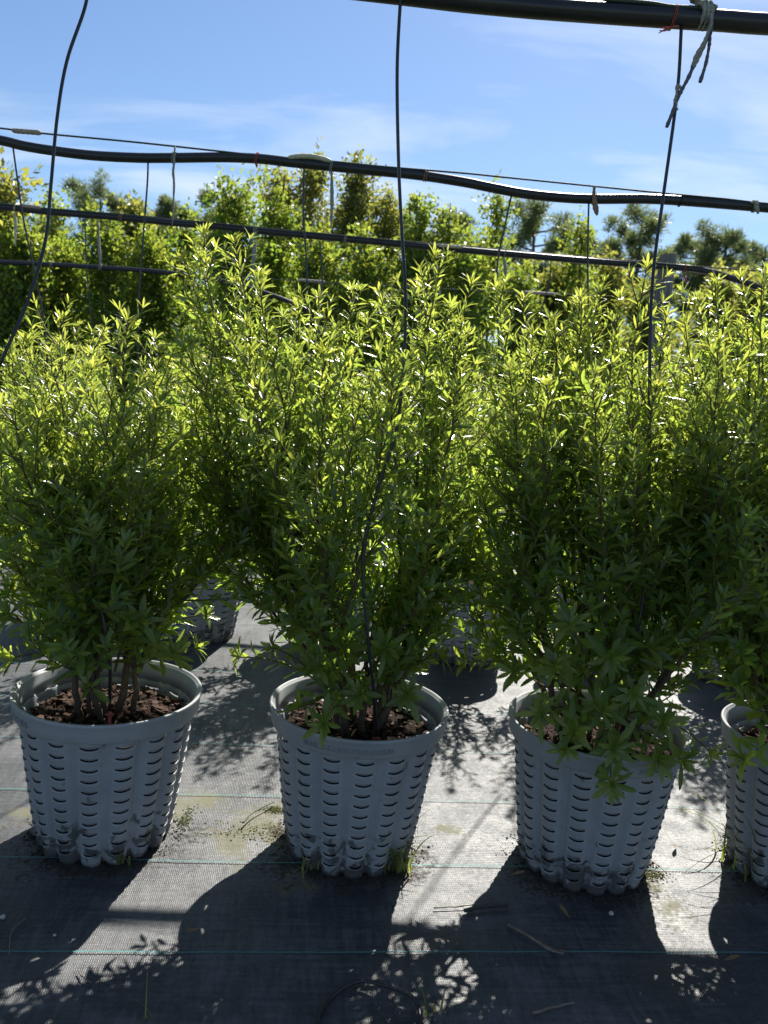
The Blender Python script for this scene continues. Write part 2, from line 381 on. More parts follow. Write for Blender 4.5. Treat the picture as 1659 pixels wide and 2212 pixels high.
def build_ground():
    far = new_mesh('ground', [(-900, -40, -0.03), (900, -40, -0.03), (900, 1500, -0.03), (-900, 1500, -0.03)], [(0, 1, 2, 3)],
                   simple_mat('field_grass', (0.07, 0.10, 0.03), 0.95, 0.1, 0.5, 0.6))
    tag(obj('ground', far), 'grassy ground beyond the fabric reaching to the pines', 'ground', kind='structure')
    xs = np.linspace(-14, 14, 113); ys = np.linspace(-2.0, 18, 81)
    X, Y = np.meshgrid(xs, ys)
    Z = 0.0 * X
    V = np.stack([X.ravel(), Y.ravel(), Z.ravel()], 1); nx = len(xs)
    F = [(j * nx + i, j * nx + i + 1, (j + 1) * nx + i + 1, (j + 1) * nx + i) for j in range(len(ys) - 1) for i in range(nx - 1)]
    fab = obj('ground_fabric', new_mesh('ground_fabric', V, np.array(F), M_FABRIC))
    tag(fab, 'black woven landscape fabric with cyan stitch lines under the pots', 'ground cloth', kind='structure')
    # zigzag stitch lines, one strip each, 12 inches apart
    yaw = 0.1106; d = np.array([math.cos(yaw), math.sin(yaw), 0]); nn = np.array([-math.sin(yaw), math.cos(yaw), 0])
    for k in range(-2, 14):
        y0 = 1.4586 + 0.305 * k
        half = 1.4 + max(0, y0) * 0.55
        step = 0.0042 if k < 4 else 0.012
        s = np.arange(-half, half, step); n = len(s)
        rngk = np.random.default_rng(500 + k)
        wob = np.interp(s, np.linspace(-half, half, 60), np.cumsum(rngk.normal(0, 0.0014, 60)) * 0.8)
        zz = np.where(np.arange(n) % 2 == 0, 0.0014, -0.0014) if k < 6 else np.zeros(n)
        w = 0.0015 if k < 2 else 0.0013
        c = (y0 + wob + zz)[:, None] * nn + s[:, None] * d
        A = c + nn * w; B = c - nn * w
        V = np.empty((2 * n, 3)); V[0::2] = A; V[1::2] = B; V[:, 2] = 0.004
        i = np.arange(n - 1) * 2
        F = np.stack([i + 1, i + 3, i + 2, i], 1)
        obj('stitch_line', new_mesh('stitch_line', V, F, M_STITCH), fab)
build_ground()

# ------------------------------------------------------------------ pots
NL = 16; POTH = 0.36; SOILZ = 0.302
def pot_R(z): return 0.149 + (0.1935 - 0.149) * np.clip(z / 0.317, 0, 1) ** 0.82
def pot_D(z):
    z = np.asarray(z, float)
    return 0.0100 + 0.005 * np.clip(1 - z / 0.317, 0, 1) ** 1.2 + 0.003 * np.clip(1 - z / 0.05, 0, 1)
def build_pot_meshes():
    per = 360.0 / NL
    phi = np.array([-11.25, -9.4, -7.8, -6.0, -3.1, 0.0, 3.1, 6.0, 7.8, 9.4])
    isl = [False, False, False, True, True, True, True, False, False, False]    # quad starting here lies in the slit span
    ns = 11; zi = np.linspace(0.032, 0.297, ns); sh = 0.0042
    zs, tagz = [0.0, 0.012], [None, None]
    for i, z in enumerate(zi):
        zs += [z - 0.005, z, z + sh, z + 0.0105]; tagz += ['b', 'lo', 'hi', 'a']
    zs += [0.317]; tagz += [None]
    zs = np.array(zs)
    def s_of(p):
        q = min(1.0, abs(p) / 9.4); return 1 - math.sqrt(max(0.0, 1 - q ** 2.2))
    V = []; nc = NL * len(phi)
    rg = np.random.default_rng(5)
    for j, z in enumerate(zs):
        for l in range(NL):
            for ip, p in enumerate(phi):
                r = pot_R(z) - pot_D(z) * s_of(p)
                zz = z
                if abs(p) < 6.1 and tagz[j]:
                    sag = 1 - (p / 6.1) ** 2
                    zz -= (0.0045 if tagz[j] in ('lo', 'hi') else 0.0035) * sag
                    if tagz[j] == 'lo': r += 0.0022
                    if tagz[j] == 'hi': r -= 0.0016
                th = math.radians(l * per + p)
                V.append((r * math.sin(th), -r * math.cos(th), zz))
    F = []
    for j in range(len(zs) - 1):
        for c in range(nc):
            ip = c % len(phi); l = c // len(phi)
            if tagz[j] == 'lo' and isl[ip]: continue
            c2 = (c + 1) % nc
            F.append((j * nc + c, j * nc + c2, (j + 1) * nc + c2, (j + 1) * nc + c))
    me = new_mesh('pot_wall_src', V, F, M_POT, True)
    o = bpy.data.objects.new('tmp', me); COL.objects.link(o)
    md = o.modifiers.new('s', 'SOLIDIFY'); md.thickness = 0.0030; md.offset = -1
    dg = bpy.context.evaluated_depsgraph_get()
    wall = bpy.data.meshes.new_from_object(o.evaluated_get(dg)); wall.name = 'pot_wall'
    bpy.data.objects.remove(o)
    # rim
    prof = [(0.1900, 0.3170), (0.2050, 0.3165), (0.2062, 0.3185), (0.2080, 0.338), (0.2104, 0.3515), (0.2118, 0.3540), (0.2118, 0.3585),
            (0.2100, 0.3605), (0.2062, 0.3605), (0.2050, 0.3570), (0.2012, 0.3560), (0.1996, 0.3535), (0.1960, 0.338), (0.1880, 0.3165)]
    nseg = 128; V = []; F = []
    for i in range(nseg):
        a = 2 * math.pi * i / nseg
        for (r, z) in prof: V.append((r * math.sin(a), -r * math.cos(a), z))
    k = len(prof)
    for i in range(nseg):
        for j in range(k):
            F.append((i * k + j, ((i + 1) % nseg) * k + j, ((i + 1) % nseg) * k + (j + 1) % k, i * k + (j + 1) % k))
    rim = new_mesh('pot_rim', V, F, M_POT, True)
    # soil body inside (seen as black through the slits) with a lumpy top
    V = []; F = []; nseg = 64
    prof = [(float(pot_R(z) - pot_D(z) - 0.005), z) for z in np.linspace(0.004, 0.29, 12)]
    for i in range(nseg):
        a = 2 * math.pi * i / nseg
        for (r, z) in prof: V.append((r * math.sin(a), -r * math.cos(a), z))
    k = len(prof)
    for i in range(nseg):
        for j in range(k - 1): F.append((i * k + j, ((i + 1) % nseg) * k + j, ((i + 1) % nseg) * k + j + 1, i * k + j + 1))
    nr = 14; off = len(V); R0 = prof[-1][0]
    for r_i in range(nr):
        r = R0 * (1 - (r_i + 0.0) / nr)
        for i in range(nseg):
            a = 2 * math.pi * i / nseg
            V.append((r * math.sin(a), -r * math.cos(a), 0.29 + (0.004 + rg.normal(0, 0.0035) + 0.010 * (1 - r / R0) if r_i else 0)))
    c0 = len(V); V.append((0, 0, 0.305))
    for r_i in range(nr - 1):
        for i in range(nseg):
            F.append((off + r_i * nseg + i, off + r_i * nseg + (i + 1) % nseg, off + (r_i + 1) * nseg + (i + 1) % nseg, off + (r_i + 1) * nseg + i))
    for i in range(nseg): F.append((off + (nr - 1) * nseg + i, off + (nr - 1) * nseg + (i + 1) % nseg, c0))
    soil = new_mesh('soil', V, F, M_SOIL, True)
    # foot: flat fluted plate closing the pot
    ring = [wall.vertices[c].co for c in range(nc)]
    V = [(v.x * 0.985, v.y * 0.985, 0.0025) for v in ring] + [(v.x * 0.985, v.y * 0.985, 0.0055) for v in ring]
    F = [tuple(range(nc))[::-1], tuple(range(nc, 2 * nc))] + [(c, (c + 1) % nc, nc + (c + 1) % nc, nc + c) for c in range(nc)]
    foot = new_mesh('pot_foot', V, F, M_POT)
    return wall, rim, soil, foot
POT_WALL, POT_RIM, POT_SOIL, POT_FOOT = build_pot_meshes()

def chip_meshes():
    out = []
    for s in range(5):
        rg = np.random.default_rng(40 + s)
        L_, W_, T_ = 0.5, 0.5 * rg.uniform(0.3, 0.6), 0.5 * rg.uniform(0.1, 0.22)
        V = np.array([(x, y, z) for z in (-T_, T_) for (x, y) in ((-L_, -W_ * .6), (-L_ * .2, -W_), (L_ * .8, -W_ * .7), (L_, W_ * .2), (L_ * .2, W_), (-L_ * .8, W_ * .7))])
        V += rg.normal(0, 0.05, V.shape)
        F = [(5, 4, 3, 2, 1, 0), (6, 7, 8, 9, 10, 11)] + [(i, (i + 1) % 6, 6 + (i + 1) % 6, 6 + i) for i in range(6)]
        out.append(new_mesh('bark_chip', V, F, M_CHIP))
    return out
CHIPS = chip_meshes()

def rot_matrix(rg):
    a = rg.uniform(0, 2 * math.pi); t = rg.normal(0, 0.35); u = rg.normal(0, 0.35)
    return Matrix.Rotation(a, 4, 'Z') @ Matrix.Rotation(t, 4, 'X') @ Matrix.Rotation(u, 4, 'Y')

RIM_OF = {}
def make_pot(cx, cy, rot, label, group, tilt=(0, 0)):
    p = empty('nursery_pot', (cx, cy, 0.0))
    p.rotation_euler = (tilt[0], tilt[1], rot)
    tag(p, label, 'pot', group)
    obj('wall', POT_WALL, p); p_rim = obj('rim', POT_RIM, p); obj('foot', POT_FOOT, p); RIM_OF[p.name] = p_rim
    return p
def make_soil(cx, cy, seed, label, nchips, stuff=True):
    s = empty('bark_mulch', (cx, cy, 0.0)); tag(s, label, 'mulch', 'bark mulch filling the pots')
    obj('soil', POT_SOIL, s)
    rg = np.random.default_rng(seed)
    def spot():
        r = 0.176 * math.sqrt(rg.uniform(0, 1)); a = rg.uniform(0, 2 * math.pi)
        return Matrix.Translation((r * math.sin(a), -r * math.cos(a), 0.2965 + 0.010 * (1 - r / 0.176) + rg.uniform(0.001, 0.007)))
    for i in range(nchips):
        c = obj('bark_chip', CHIPS[i % 5], s); sc = rg.uniform(0.012, 0.034)
        c.matrix_local = spot() @ rot_matrix(rg) @ Matrix.Diagonal((sc, sc, sc, 1))
    if stuff:
        mb = MB()
        for i in range(420):
            me = CHIPS[i % 5]; sc = rg.uniform(0.005, 0.014)
            m4 = spot() @ rot_matrix(rg) @ Matrix.Diagonal((sc, sc, sc, 1))
            mb.add([tuple(m4 @ v.co) for v in me.vertices], [tuple(f.vertices) for f in me.polygons])
        o = obj('chip_litter', mb.mesh('chip_litter', M_CHIP, False), s); o['kind'] = 'stuff'
    return s
def lettering(pot, text, ang, width, zmid, height, wall_r=0.2078):
    """Raised lettering bent round the rim; ang in radians from the side facing the camera."""
    cu = bpy.data.curves.new('txt', 'FONT'); cu.body = text; cu.size = 1.0; cu.extrude = 0.03; cu.resolution_u = 2
    to = bpy.data.objects.new('txt', cu); COL.objects.link(to)
    dg = bpy.context.evaluated_depsgraph_get(); dg.update()
    me = bpy.data.meshes.new_from_object(to.evaluated_get(dg))
    co = np.array([v.co[:] for v in me.vertices]); bpy.data.objects.remove(to)
    x0, x1 = co[:, 0].min(), co[:, 0].max(); y0, y1 = co[:, 1].min(), co[:, 1].max()
    rz = pot.rotation_euler[2]
    for v, c in zip(me.vertices, co):
        th = ang - rz + ((c[0] - x0) / (x1 - x0) - 0.5) * width / 0.21
        z = zmid + ((c[1] - y0) / (y1 - y0) - 0.5) * height
        r = float(np.interp(z, [0.3185, 0.338, 0.3515], [0.2062, 0.2080, 0.2104])) + (0.0022 if c[2] > 0 else -0.0006)
        v.co = (r * math.sin(th), -r * math.cos(th), z)
    me.materials.clear(); me.materials.append(M_POT); me.name = 'rim_lettering'
    o = obj('rim_lettering', me, RIM_OF[pot.name]); o['label'] = 'raised lettering moulded on the pot rim'
    return o

PG = 'grey slotted nursery pots'
pots = {}
pots['A'] = make_pot(*ROW1['A'], 0.12, 'grey slotted plastic pot at the left, red stake in its mulch', PG)
pots['B'] = make_pot(*ROW1['B'], 0.13, 'grey slotted plastic pot in the middle of the front row', PG)
pots['C'] = make_pot(*ROW1['C'], 0.02, 'grey slotted plastic pot with leafy sprigs hanging over its front rim', PG)
pots['D'] = make_pot(*ROW1['D'], 0.20, 'grey slotted plastic pot cut off by the right edge of the picture', PG)
lettering(pots['B'], 'MODEL AP-15 / AP-10  PATENT # 5241784', -0.08, 0.205, 0.3335, 0.0145)
lettering(pots['A'], '1-800-765-3147', -0.80, 0.098, 0.3335, 0.0145)
lettering(pots['C'], 'ACCELERATOR\u00a9', 0.42, 0.088, 0.3335, 0.0145)
make_soil(*ROW1['A'], 1, 'brown bark mulch in the left pot around thick stems', 110)
make_soil(*ROW1['B'], 2, 'dark bark mulch in the middle pot of the front row', 90)
make_soil(*ROW1['C'], 3, 'bark mulch mostly hidden under drooping leaves in the pot right of centre', 50)
make_soil(*ROW1['D'], 4, 'sunlit bark mulch in the pot at the right edge', 70)
order = ['far left', 'second from left', 'third from left', 'fourth from left', 'fifth from left', 'sixth from left', 'seventh from left', 'far right']
for i, x in enumerate(ROW2X):
    if 1 <= i <= 6:
        make_pot(x, ROW2Y, 0.05 * i, 'grey slotted pot in the second row, %s there, half hidden by the shrubs' % order[i], 'grey slotted pots of the second row')
        so = obj('bark_mulch', POT_SOIL, None, (x, ROW2Y, 0.0)); tag(so, 'bark mulch in the second row pot %s there' % order[i], 'mulch', 'bark mulch filling the second row pots')

# ------------------------------------------------------------------ leaves
def leaf_template(kind):
    if kind == 'plain':
        t = np.array([0.10, 0.32, 0.58, 0.82]); w = np.array([0.30, 0.80, 1.0, 0.70])
    elif kind == 'toothed':
        t = np.array([0.10, 0.28, 0.44, 0.52, 0.56, 0.66, 0.70, 0.79, 0.83, 0.91]); w = np.array([0.22, 0.52, 0.80, 1.0, 0.82, 1.02, 0.78, 0.85, 0.56, 0.52])
    else:   # diamond
        t = np.array([0.5]); w = np.array([1.0])
    n = len(t)
    mid = np.concatenate([[0], t, [1.0]]) if kind != 'diamond' else np.array([0, 1.0])
    V = [(0.0, m, 0.0) for m in mid]
    nm = len(mid)
    V += [(w[i], t[i], 1.0) for i in range(n)] + [(-w[i], t[i], 1.0) for i in range(n)]
    F = []
    if kind == 'diamond': F = [(0, 2, 1), (0, 1, 3)]
    else:
        for s in (0, 1):
            e = lambda i: nm + s * n + i
            def tri(a, b, c): F.append((a, b, c) if s == 0 else (a, c, b))
            tri(0, e(0), 1)
            for i in range(n - 1):
                tri(i + 1, e(i), e(i + 1)); tri(i + 1, e(i + 1), i + 2)
            tri(n, e(n - 1), n + 1)
    return np.array(V, float), np.array(F, int)
TPL = {k: leaf_template(k) for k in ('plain', 'toothed', 'diamond')}
def leaves_mesh(name, LV, kind, mat):
    """LV: dict of arrays P, D, N (unit), L, W, fold, curl, age, rnd -> one mesh."""
    tv, tf = TPL[kind]; n = len(LV['P']); m = len(tv)
    S = np.cross(LV['D'], LV['N'])
    x = tv[:, 0][None, :, None]; t = tv[:, 1][None, :, None]; e = tv[:, 2][None, :, None]
    L_ = LV['L'][:, None, None]; W = LV['W'][:, None, None] * 0.5
    D, N_, S = LV['D'][:, None, :], LV['N'][:, None, :], S[:, None, :]
    c = LV['curl'][:, None, None]; f = LV['fold'][:, None, None]
    V = LV['P'][:, None, :] + L_ * (t * D - c * t * t * N_) + W * x * S + f * W * np.abs(x) * N_
    F = tf[None] + (np.arange(n) * m)[:, None, None]
    return new_mesh(name, V.reshape(-1, 3), F.reshape(-1, 3), mat, kind != 'diamond',
                    {'age': np.repeat(LV['age'], m), 'rnd': np.repeat(LV['rnd'], m)})
def lv_sel(LV, idx): return {k: v[idx] for k, v in LV.items()}
class Leaves:
    def __init__(s): s.r = []
    def add(s, **k): s.r.append(k)
    def cat(s):
        return {k: np.concatenate([np.atleast_1d(np.asarray(q[k], float)) if k not in ('P', 'D', 'N') else np.atleast_2d(q[k]) for q in s.r]) for k in s.r[0]}

def bez(p0, p1, p2, n):
    t = np.linspace(0, 1, n)[:, None]; return (1 - t) ** 2 * p0 + 2 * t * (1 - t) * p1 + t * t * p2
GOLD = 2.399963
def frame_of(T):
    ref = np.array([0.3, 0.2, 1.0]) if abs(T[2]) < 0.8 else np.array([1.0, 0.3, 0.1])
    u = unit(np.cross(T, ref)); return u, np.cross(T, u)
def leaves_on(LS, P, rg, spacing, Lf, Wf, age0, age1, beta0=0.95, beta1=0.45, start=0.0, rosette=0, ph=None):
    """Spiral leaves along a twig given by points P; length/width functions of s in 0..1."""
    seg = np.linalg.norm(np.diff(P, axis=0), axis=1); cum = np.concatenate([[0], np.cumsum(seg)]); tot = cum[-1]
    n = max(2, int(tot * (1 - start) / spacing))
    s = start + (1 - start) * (np.arange(n) + 0.5) / n + rg.normal(0, 0.012, n); s = np.clip(s, 0, 1)
    if rosette: s = np.concatenate([s, np.full(rosette, 1.0) - rg.uniform(0, 0.02, rosette)])
    n = len(s)
    pos = np.stack([np.interp(s * tot, cum, P[:, k]) for k in range(3)], 1)
    T = unit(np.gradient(P, axis=0)); Tn = unit(np.stack([np.interp(s * tot, cum, T[:, k]) for k in range(3)], 1))
    ref = np.where(np.abs(Tn[:, 2:3]) < 0.85, np.array([[0.25, 0.15, 1.0]]), np.array([[1.0, 0.3, 0.1]]))
    u = unit(np.cross(Tn, ref)); w = np.cross(Tn, u)
    an = (rg.uniform(0, 6.28) if ph is None else ph) + GOLD * np.arange(n) + rg.normal(0, 0.35, n)
    rad = np.cos(an)[:, None] * u + np.sin(an)[:, None] * w
    be = (beta0 + (beta1 - beta0) * s + rg.normal(0, 0.17, n))[:, None]
    D = unit(Tn * np.cos(be) + rad * np.sin(be) + np.array([0, 0, 0.10]))
    N = unit(Tn - D * (Tn * D).sum(1, keepdims=True) + rg.normal(0, 0.18, (n, 3)))
    N = unit(N - D * (N * D).sum(1, keepdims=True))
    f = rg.uniform(0.75, 1.2, n)
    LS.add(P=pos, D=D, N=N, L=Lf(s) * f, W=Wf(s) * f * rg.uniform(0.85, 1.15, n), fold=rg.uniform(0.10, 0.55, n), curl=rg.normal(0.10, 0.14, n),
           age=np.clip(age0 + (age1 - age0) * s + rg.normal(0, 0.09, n), 0, 1), rnd=rg.uniform(0, 1, n))

LEAF_PART = {}
def leaf_part_mesh(kind, age, rnd, fold, curl, rat):
    ka, kr, kf, kc, kw = min(4, int(age * 5)), min(2, int(rnd * 3)), int(fold > 0.32), int(np.clip((curl + 0.1) / 0.16, 0, 2)), int(np.clip((rat - 0.17) / 0.07, 0, 3))
    key = (kind, ka, kr, kf, kc, kw)
    if key not in LEAF_PART:
        one = dict(P=np.zeros((1, 3)), D=np.array([[0, 1., 0]]), N=np.array([[0, 0, 1.]]), L=np.ones(1), W=np.array([0.20 + 0.07 * kw]),
                   fold=np.array([0.2 + 0.25 * kf]), curl=np.array([-0.02 + 0.16 * kc]), age=np.array([0.1 + 0.2 * ka]), rnd=np.array([0.17 + 0.33 * kr]))
        LEAF_PART[key] = leaves_mesh('leaf', one, kind, M_LEAF)
    return LEAF_PART[key]

def build_shrub(seed, base, tips, label, group=None, nparts=300, sprigs=(), dens=1.0, low=0.36, lowdet=False, wide=1.0, leafscale=1.0, extra=0):
    """Many-stemmed shrub. tips: list of 3D tip points; sprigs: list of (start, end, leaf length) near the pot."""
    rg = np.random.default_rng(seed)
    base = np.asarray(base, float)
    root = empty('potted_shrub', (base[0], base[1], SOILZ)); tag(root, label, 'shrub', group)
    o0 = np.array([base[0], base[1], SOILZ])
    LA, LB = Leaves(), Leaves()     # plain, toothed
    tw = MB()
    ztop = max(t[2] for t in tips)
    tips = list(tips)
    for _ in range(extra):
        i, j = rg.integers(0, len(tips), 2); f = rg.uniform(0.2, 0.8)
        q = np.asarray(tips[i]) * f + np.asarray(tips[j]) * (1 - f) + rg.normal(0, 0.035, 3); q[2] -= 0.03; tips.append(q)
    stem_meshes = []
    nmain = 10
    order_ = list(rg.permutation(len(tips))); tips = [tips[i] for i in order_]
    for si, tip in enumerate(tips):
        tip = np.asarray(tip, float)
        a = math.atan2(tip[1] - base[1], tip[0] - base[0]) + rg.normal(0, 0.5)
        r0 = rg.uniform(0.015, 0.075)
        p0 = np.array([base[0] + r0 * math.cos(a), base[1] + r0 * math.sin(a), SOILZ - 0.01])
        rk = rg.uniform(0.0052, 0.0088)
        if si >= nmain:      # later shoots fork off the nearest main stem
            best = min(stem_meshes[:nmain], key=lambda q: np.linalg.norm((q[0][-1] - tip) * np.array([1, 1, 0.5])))
            k0 = int(rg.integers(5, 11)) if best[0][8][2] < tip[2] - 0.12 else 3
            p0 = best[0][k0].copy(); rk = best[1][k0] * 0.62
        dv = tip - p0
        p1 = p0 + np.array([dv[0] * 0.62, dv[1] * 0.62, dv[2] * 0.46]) + rg.normal(0, 0.02, 3)
        S = bez(p0, p1, tip, 26)
        wob = np.cumsum(rg.normal(0, 0.0035, (26, 3)), 0); wob -= np.linspace(0, 1, 26)[:, None] * wob[-1]; S = S + wob * np.array([1, 1, 0.2])
        Rr = rk * (1 - np.linspace(0, 1, 26)) ** 1.15 + 0.0011
        stem_meshes.append((S, Rr))
        slen = np.linalg.norm(np.diff(S, axis=0), axis=1).sum()
        Ts = unit(np.gradient(S, axis=0))
        # leaves straight on the stem, upper part
        hN = lambda z: np.clip((z - 0.45) / max(0.3, ztop - 0.45), 0, 1)
        leaves_on(LA, S[11:], rg, 0.0048 / dens, lambda s: (0.047 - 0.016 * s) * leafscale, lambda s: (0.0098 - 0.0050 * s) * leafscale, 0.30, 0.95, 1.0, 0.85, 0.0, 14)
        nb = int(slen / (0.043 if si >= nmain else 0.029) * dens)
        for b in range(nb):
            t = (0.20 if si >= nmain else 0.10) + 0.76 * (b + rg.uniform(0, 1)) / nb
            k = t * 25; i = int(k); fr = k - i
            q = S[i] * (1 - fr) + S[min(25, i + 1)] * fr
            if q[2] < low + 0.04 or (q[2] < 0.58 and rg.uniform() < 0.12): continue
            T = Ts[i]; u, w = frame_of(T); an = b * GOLD + rg.normal(0, 0.4)
            rad = math.cos(an) * u + math.sin(an) * w
            out = q - np.array([base[0], base[1], q[2]]); out = out / (np.linalg.norm(out) + 0.05)
            al = rg.uniform(0.55, 0.95)
            d = unit(T * math.cos(al) + (rad + 0.35 * out) * math.sin(al))
            bl = (0.21 * (1 - t) ** 0.6 + 0.05) * rg.uniform(0.65, 1.15) * wide
            e = q + d * bl * 0.72 + np.array([0, 0, bl * rg.uniform(0.05, 0.42)])
            B = bez(q, q + d * bl * 0.5, e, 8)
            tw.tube(B, np.linspace(0.0022, 0.0009, 8), sides=4, cap=False)
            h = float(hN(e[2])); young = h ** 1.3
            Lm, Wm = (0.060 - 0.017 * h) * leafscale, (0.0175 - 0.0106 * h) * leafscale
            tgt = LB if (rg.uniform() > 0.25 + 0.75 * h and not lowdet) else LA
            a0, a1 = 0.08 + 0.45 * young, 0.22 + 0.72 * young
            leaves_on(tgt, B, rg, (0.0115 - 0.0035 * h) / dens, lambda s: Lm * (1.0 - 0.42 * s), lambda s: Wm * (1.0 - 0.45 * s), a0, a1, 1.0, 0.75, 0.08, 6)
    for (p, q, Ls) in sprigs:
        p, q = np.asarray(p, float), np.asarray(q, float); Ls = Ls * rg.uniform(0.72, 0.95)
        m = 0.5 * (p + q) + np.array([0, 0, 0.05]) + rg.normal(0, 0.01, 3)
        B = bez(p, m, q, 10)
        tw.tube(B, np.linspace(0.0035, 0.0014, 10), sides=5, cap=False)
        leaves_on(LB, B, rg, 0.011, lambda s: Ls * (1.0 - 0.15 * s), lambda s: Ls * 0.30 * (1.0 - 0.15 * s), 0.08, 0.30, 1.15, 0.9, 0.35, 0)
        # open rosette at the sprig's end
        T = unit(unit(q - B[-3]) + np.array([0, -0.1, 0.45]) + rg.normal(0, 0.3, 3)); n = 13
        u, w = frame_of(T); an = np.arange(n) * GOLD + rg.uniform(0, 6)
        be = np.linspace(1.25, 0.35, n)[:, None]
        D = unit(T * np.cos(be) + (np.cos(an)[:, None] * u + np.sin(an)[:, None] * w) * np.sin(be))
        N = unit(T - D * (D @ T)[:, None])
        LB.add(P=np.repeat(q[None], n, 0), D=D, N=N, L=Ls * np.linspace(1.1, 0.45, n) * rg.uniform(0.75, 1.15, n), W=Ls * np.linspace(0.28, 0.12, n), fold=rg.uniform(0.15, 0.7, n),
               curl=rg.normal(0.22, 0.2, n), age=np.clip(rg.normal(0.45, 0.10, n) + np.linspace(0, 0.22, n), 0, 1), rnd=rg.uniform(0, 1, n))
    for S, Rr in stem_meshes:
        V, F = tube(S - o0, Rr, sides=7 if not lowdet else 5)
        obj('stem', new_mesh('stem', V, F, M_BARK, True), root)
    tw.V = [v - o0 for v in tw.V]
    t_o = obj('twigs', tw.mesh('twigs', M_TWIG), root); t_o['kind'] = 'stuff'
    A = LA.cat(); B = LB.cat() if LB.r else None
    for LV in (A, B):
        if LV is not None: LV['P'] = LV['P'] - o0
    # the leaves that show largest become parts of their own
    picks = []
    if nparts:
        for kind, LV in (('plain', A), ('toothed', B)):
            if LV is None: continue
            W_ = LV['P'] + o0 + LV['D'] * LV['L'][:, None] * 0.5
            dep = depth_of(W_); sz = LV['L'] / dep
            face = np.abs(LV['N'] @ np.array([0, -1, 0])) * 0.5 + 0.5
            front = np.clip((base[1] + 0.02 - W_[:, 1]) / 0.15, 0, 1)
            for i in np.argsort(-(sz * face * front * (1 - 0.35 * LV['age'])))[:nparts]: picks.append((float(sz[i] * face[i] * front[i]), kind, int(i)))
        picks.sort(key=lambda q: -q[0]); picks = picks[:nparts]
        for _, kind, i in picks:
            LV = A if kind == 'plain' else B
            me = leaf_part_mesh(kind, LV['age'][i], LV['rnd'][i], LV['fold'][i], LV['curl'][i], LV['W'][i] / LV['L'][i])
            o = obj('leaf', me, root)
            D, N = LV['D'][i], LV['N'][i]; S = np.cross(D, N); L_ = LV['L'][i]
            mm = Matrix.Identity(4)
            for k in range(3): mm[k][0], mm[k][1], mm[k][2], mm[k][3] = S[k] * L_, D[k] * L_, N[k] * L_, LV['P'][i][k]
            o.matrix_local = mm
    for kind, LV in (('plain', A), ('toothed', B)):
        if LV is None: continue
        keep = np.ones(len(LV['P']), bool); keep[[i for _, k, i in picks if k == kind]] = False
        LVk = lv_sel(LV, keep)
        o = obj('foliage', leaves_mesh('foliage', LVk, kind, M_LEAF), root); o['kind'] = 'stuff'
    return root, len(A['P']) + (0 if B is None else len(B['P']))

def T_(lst, Y0, rg, spread=0.16):
    out = []
    for q in lst:
        Y = Y0 + (q[2] if len(q) > 2 else rg.normal(0, spread))
        out.append(at(q[0], q[1], Y))
    return out
def around(cx, cy, rg, n, r0, r1, z0, z1):
    out = []
    for i in range(n):
        a = 2 * math.pi * (i + rg.uniform(-0.3, 0.3)) / n; r = rg.uniform(r0, r1)
        out.append(np.array([cx + r * math.cos(a), cy + r * math.sin(a), rg.uniform(z0, z1)]))
    return out
def sp(c, frm_z, dx, dy, Y, Ls, r=0.05):
    """sprig from the pot's centre at height frm_z to a photo position at distance Y"""
    q = at(dx, dy, Y); v = q - np.array([c[0], c[1], frm_z]); v[2] = 0; v = v / (np.linalg.norm(v) + 1e-9)
    return (np.array([c[0] + v[0] * r, c[1] + v[1] * r, frm_z]), q, Ls)

rg0 = np.random.default_rng(77)
A_, B_, C_, D_, Z_ = (ROW1[k] for k in 'ABCDZ')
SG = None
COUNT = {}
tipsA = T_([(130, 690), (60, 735), (200, 715), (275, 690), (335, 730), (10, 760), (-60, 800), (385, 800), (110, 760, -0.2), (250, 790, -0.22), (30, 880, -0.25), (340, 880, -0.25)], 1.86, rg0)
tipsA += around(*A_, rg0, 5, 0.26, 0.38, 0.68, 0.95) + around(*A_, rg0, 3, 0.10, 0.24, 0.66, 0.85) + T_([(470, 1010, 0.02), (490, 1130, 0.05), (430, 1190, 0.0), (415, 930, 0.05), (15, 960, 0.0), (10, 1090, -0.05), (40, 1190, -0.1), (-30, 1010, 0.1), (150, 1010, -0.25), (290, 1040, -0.25)], 1.86, rg0)
spA = [sp(A_, 0.42, 140, 1250, 1.58, 0.066), sp(A_, 0.38, 90, 1370, 1.60, 0.07), sp(A_, 0.38, 375, 1420, 1.66, 0.068), sp(A_, 0.40, 20, 1330, 1.66, 0.066), sp(A_, 0.38, 30, 1420, 1.72, 0.066),
       sp(A_, 0.40, 420, 1400, 1.80, 0.066), sp(A_, 0.42, 300, 1340, 1.62, 0.066), sp(A_, 0.45, 440, 1330, 1.86, 0.06), sp(A_, 0.45, 200, 1310, 1.95, 0.06), sp(A_, 0.45, 430, 1250, 1.75, 0.06)]
_, COUNT['A'] = build_shrub(11, A_, tipsA, 'leafy shrub in the left pot, its top lower than the middle one', SG, 300, spA, extra=15)
tipsB = T_([(440, 500, 0.0), (395, 560, -0.05), (505, 520, 0.06), (560, 600), (640, 655), (690, 640), (760, 625), (845, 650), (940, 552, -0.03), (900, 620), (975, 660), (1020, 610, 0.05), (540, 760, -0.24), (700, 760, -0.25), (860, 780, -0.26), (1000, 800, -0.2), (410, 740, -0.1)], 1.90, rg0)
tipsB += around(*B_, rg0, 4, 0.26, 0.36, 0.72, 0.95) + around(*B_, rg0, 6, 0.10, 0.24, 0.66, 0.85) + T_([(455, 1010, -0.05), (485, 1160, 0.0), (965, 1060, 0.0), (985, 1190, 0.05), (1010, 960, 0.05), (440, 880, 0.0)], 1.88, rg0)
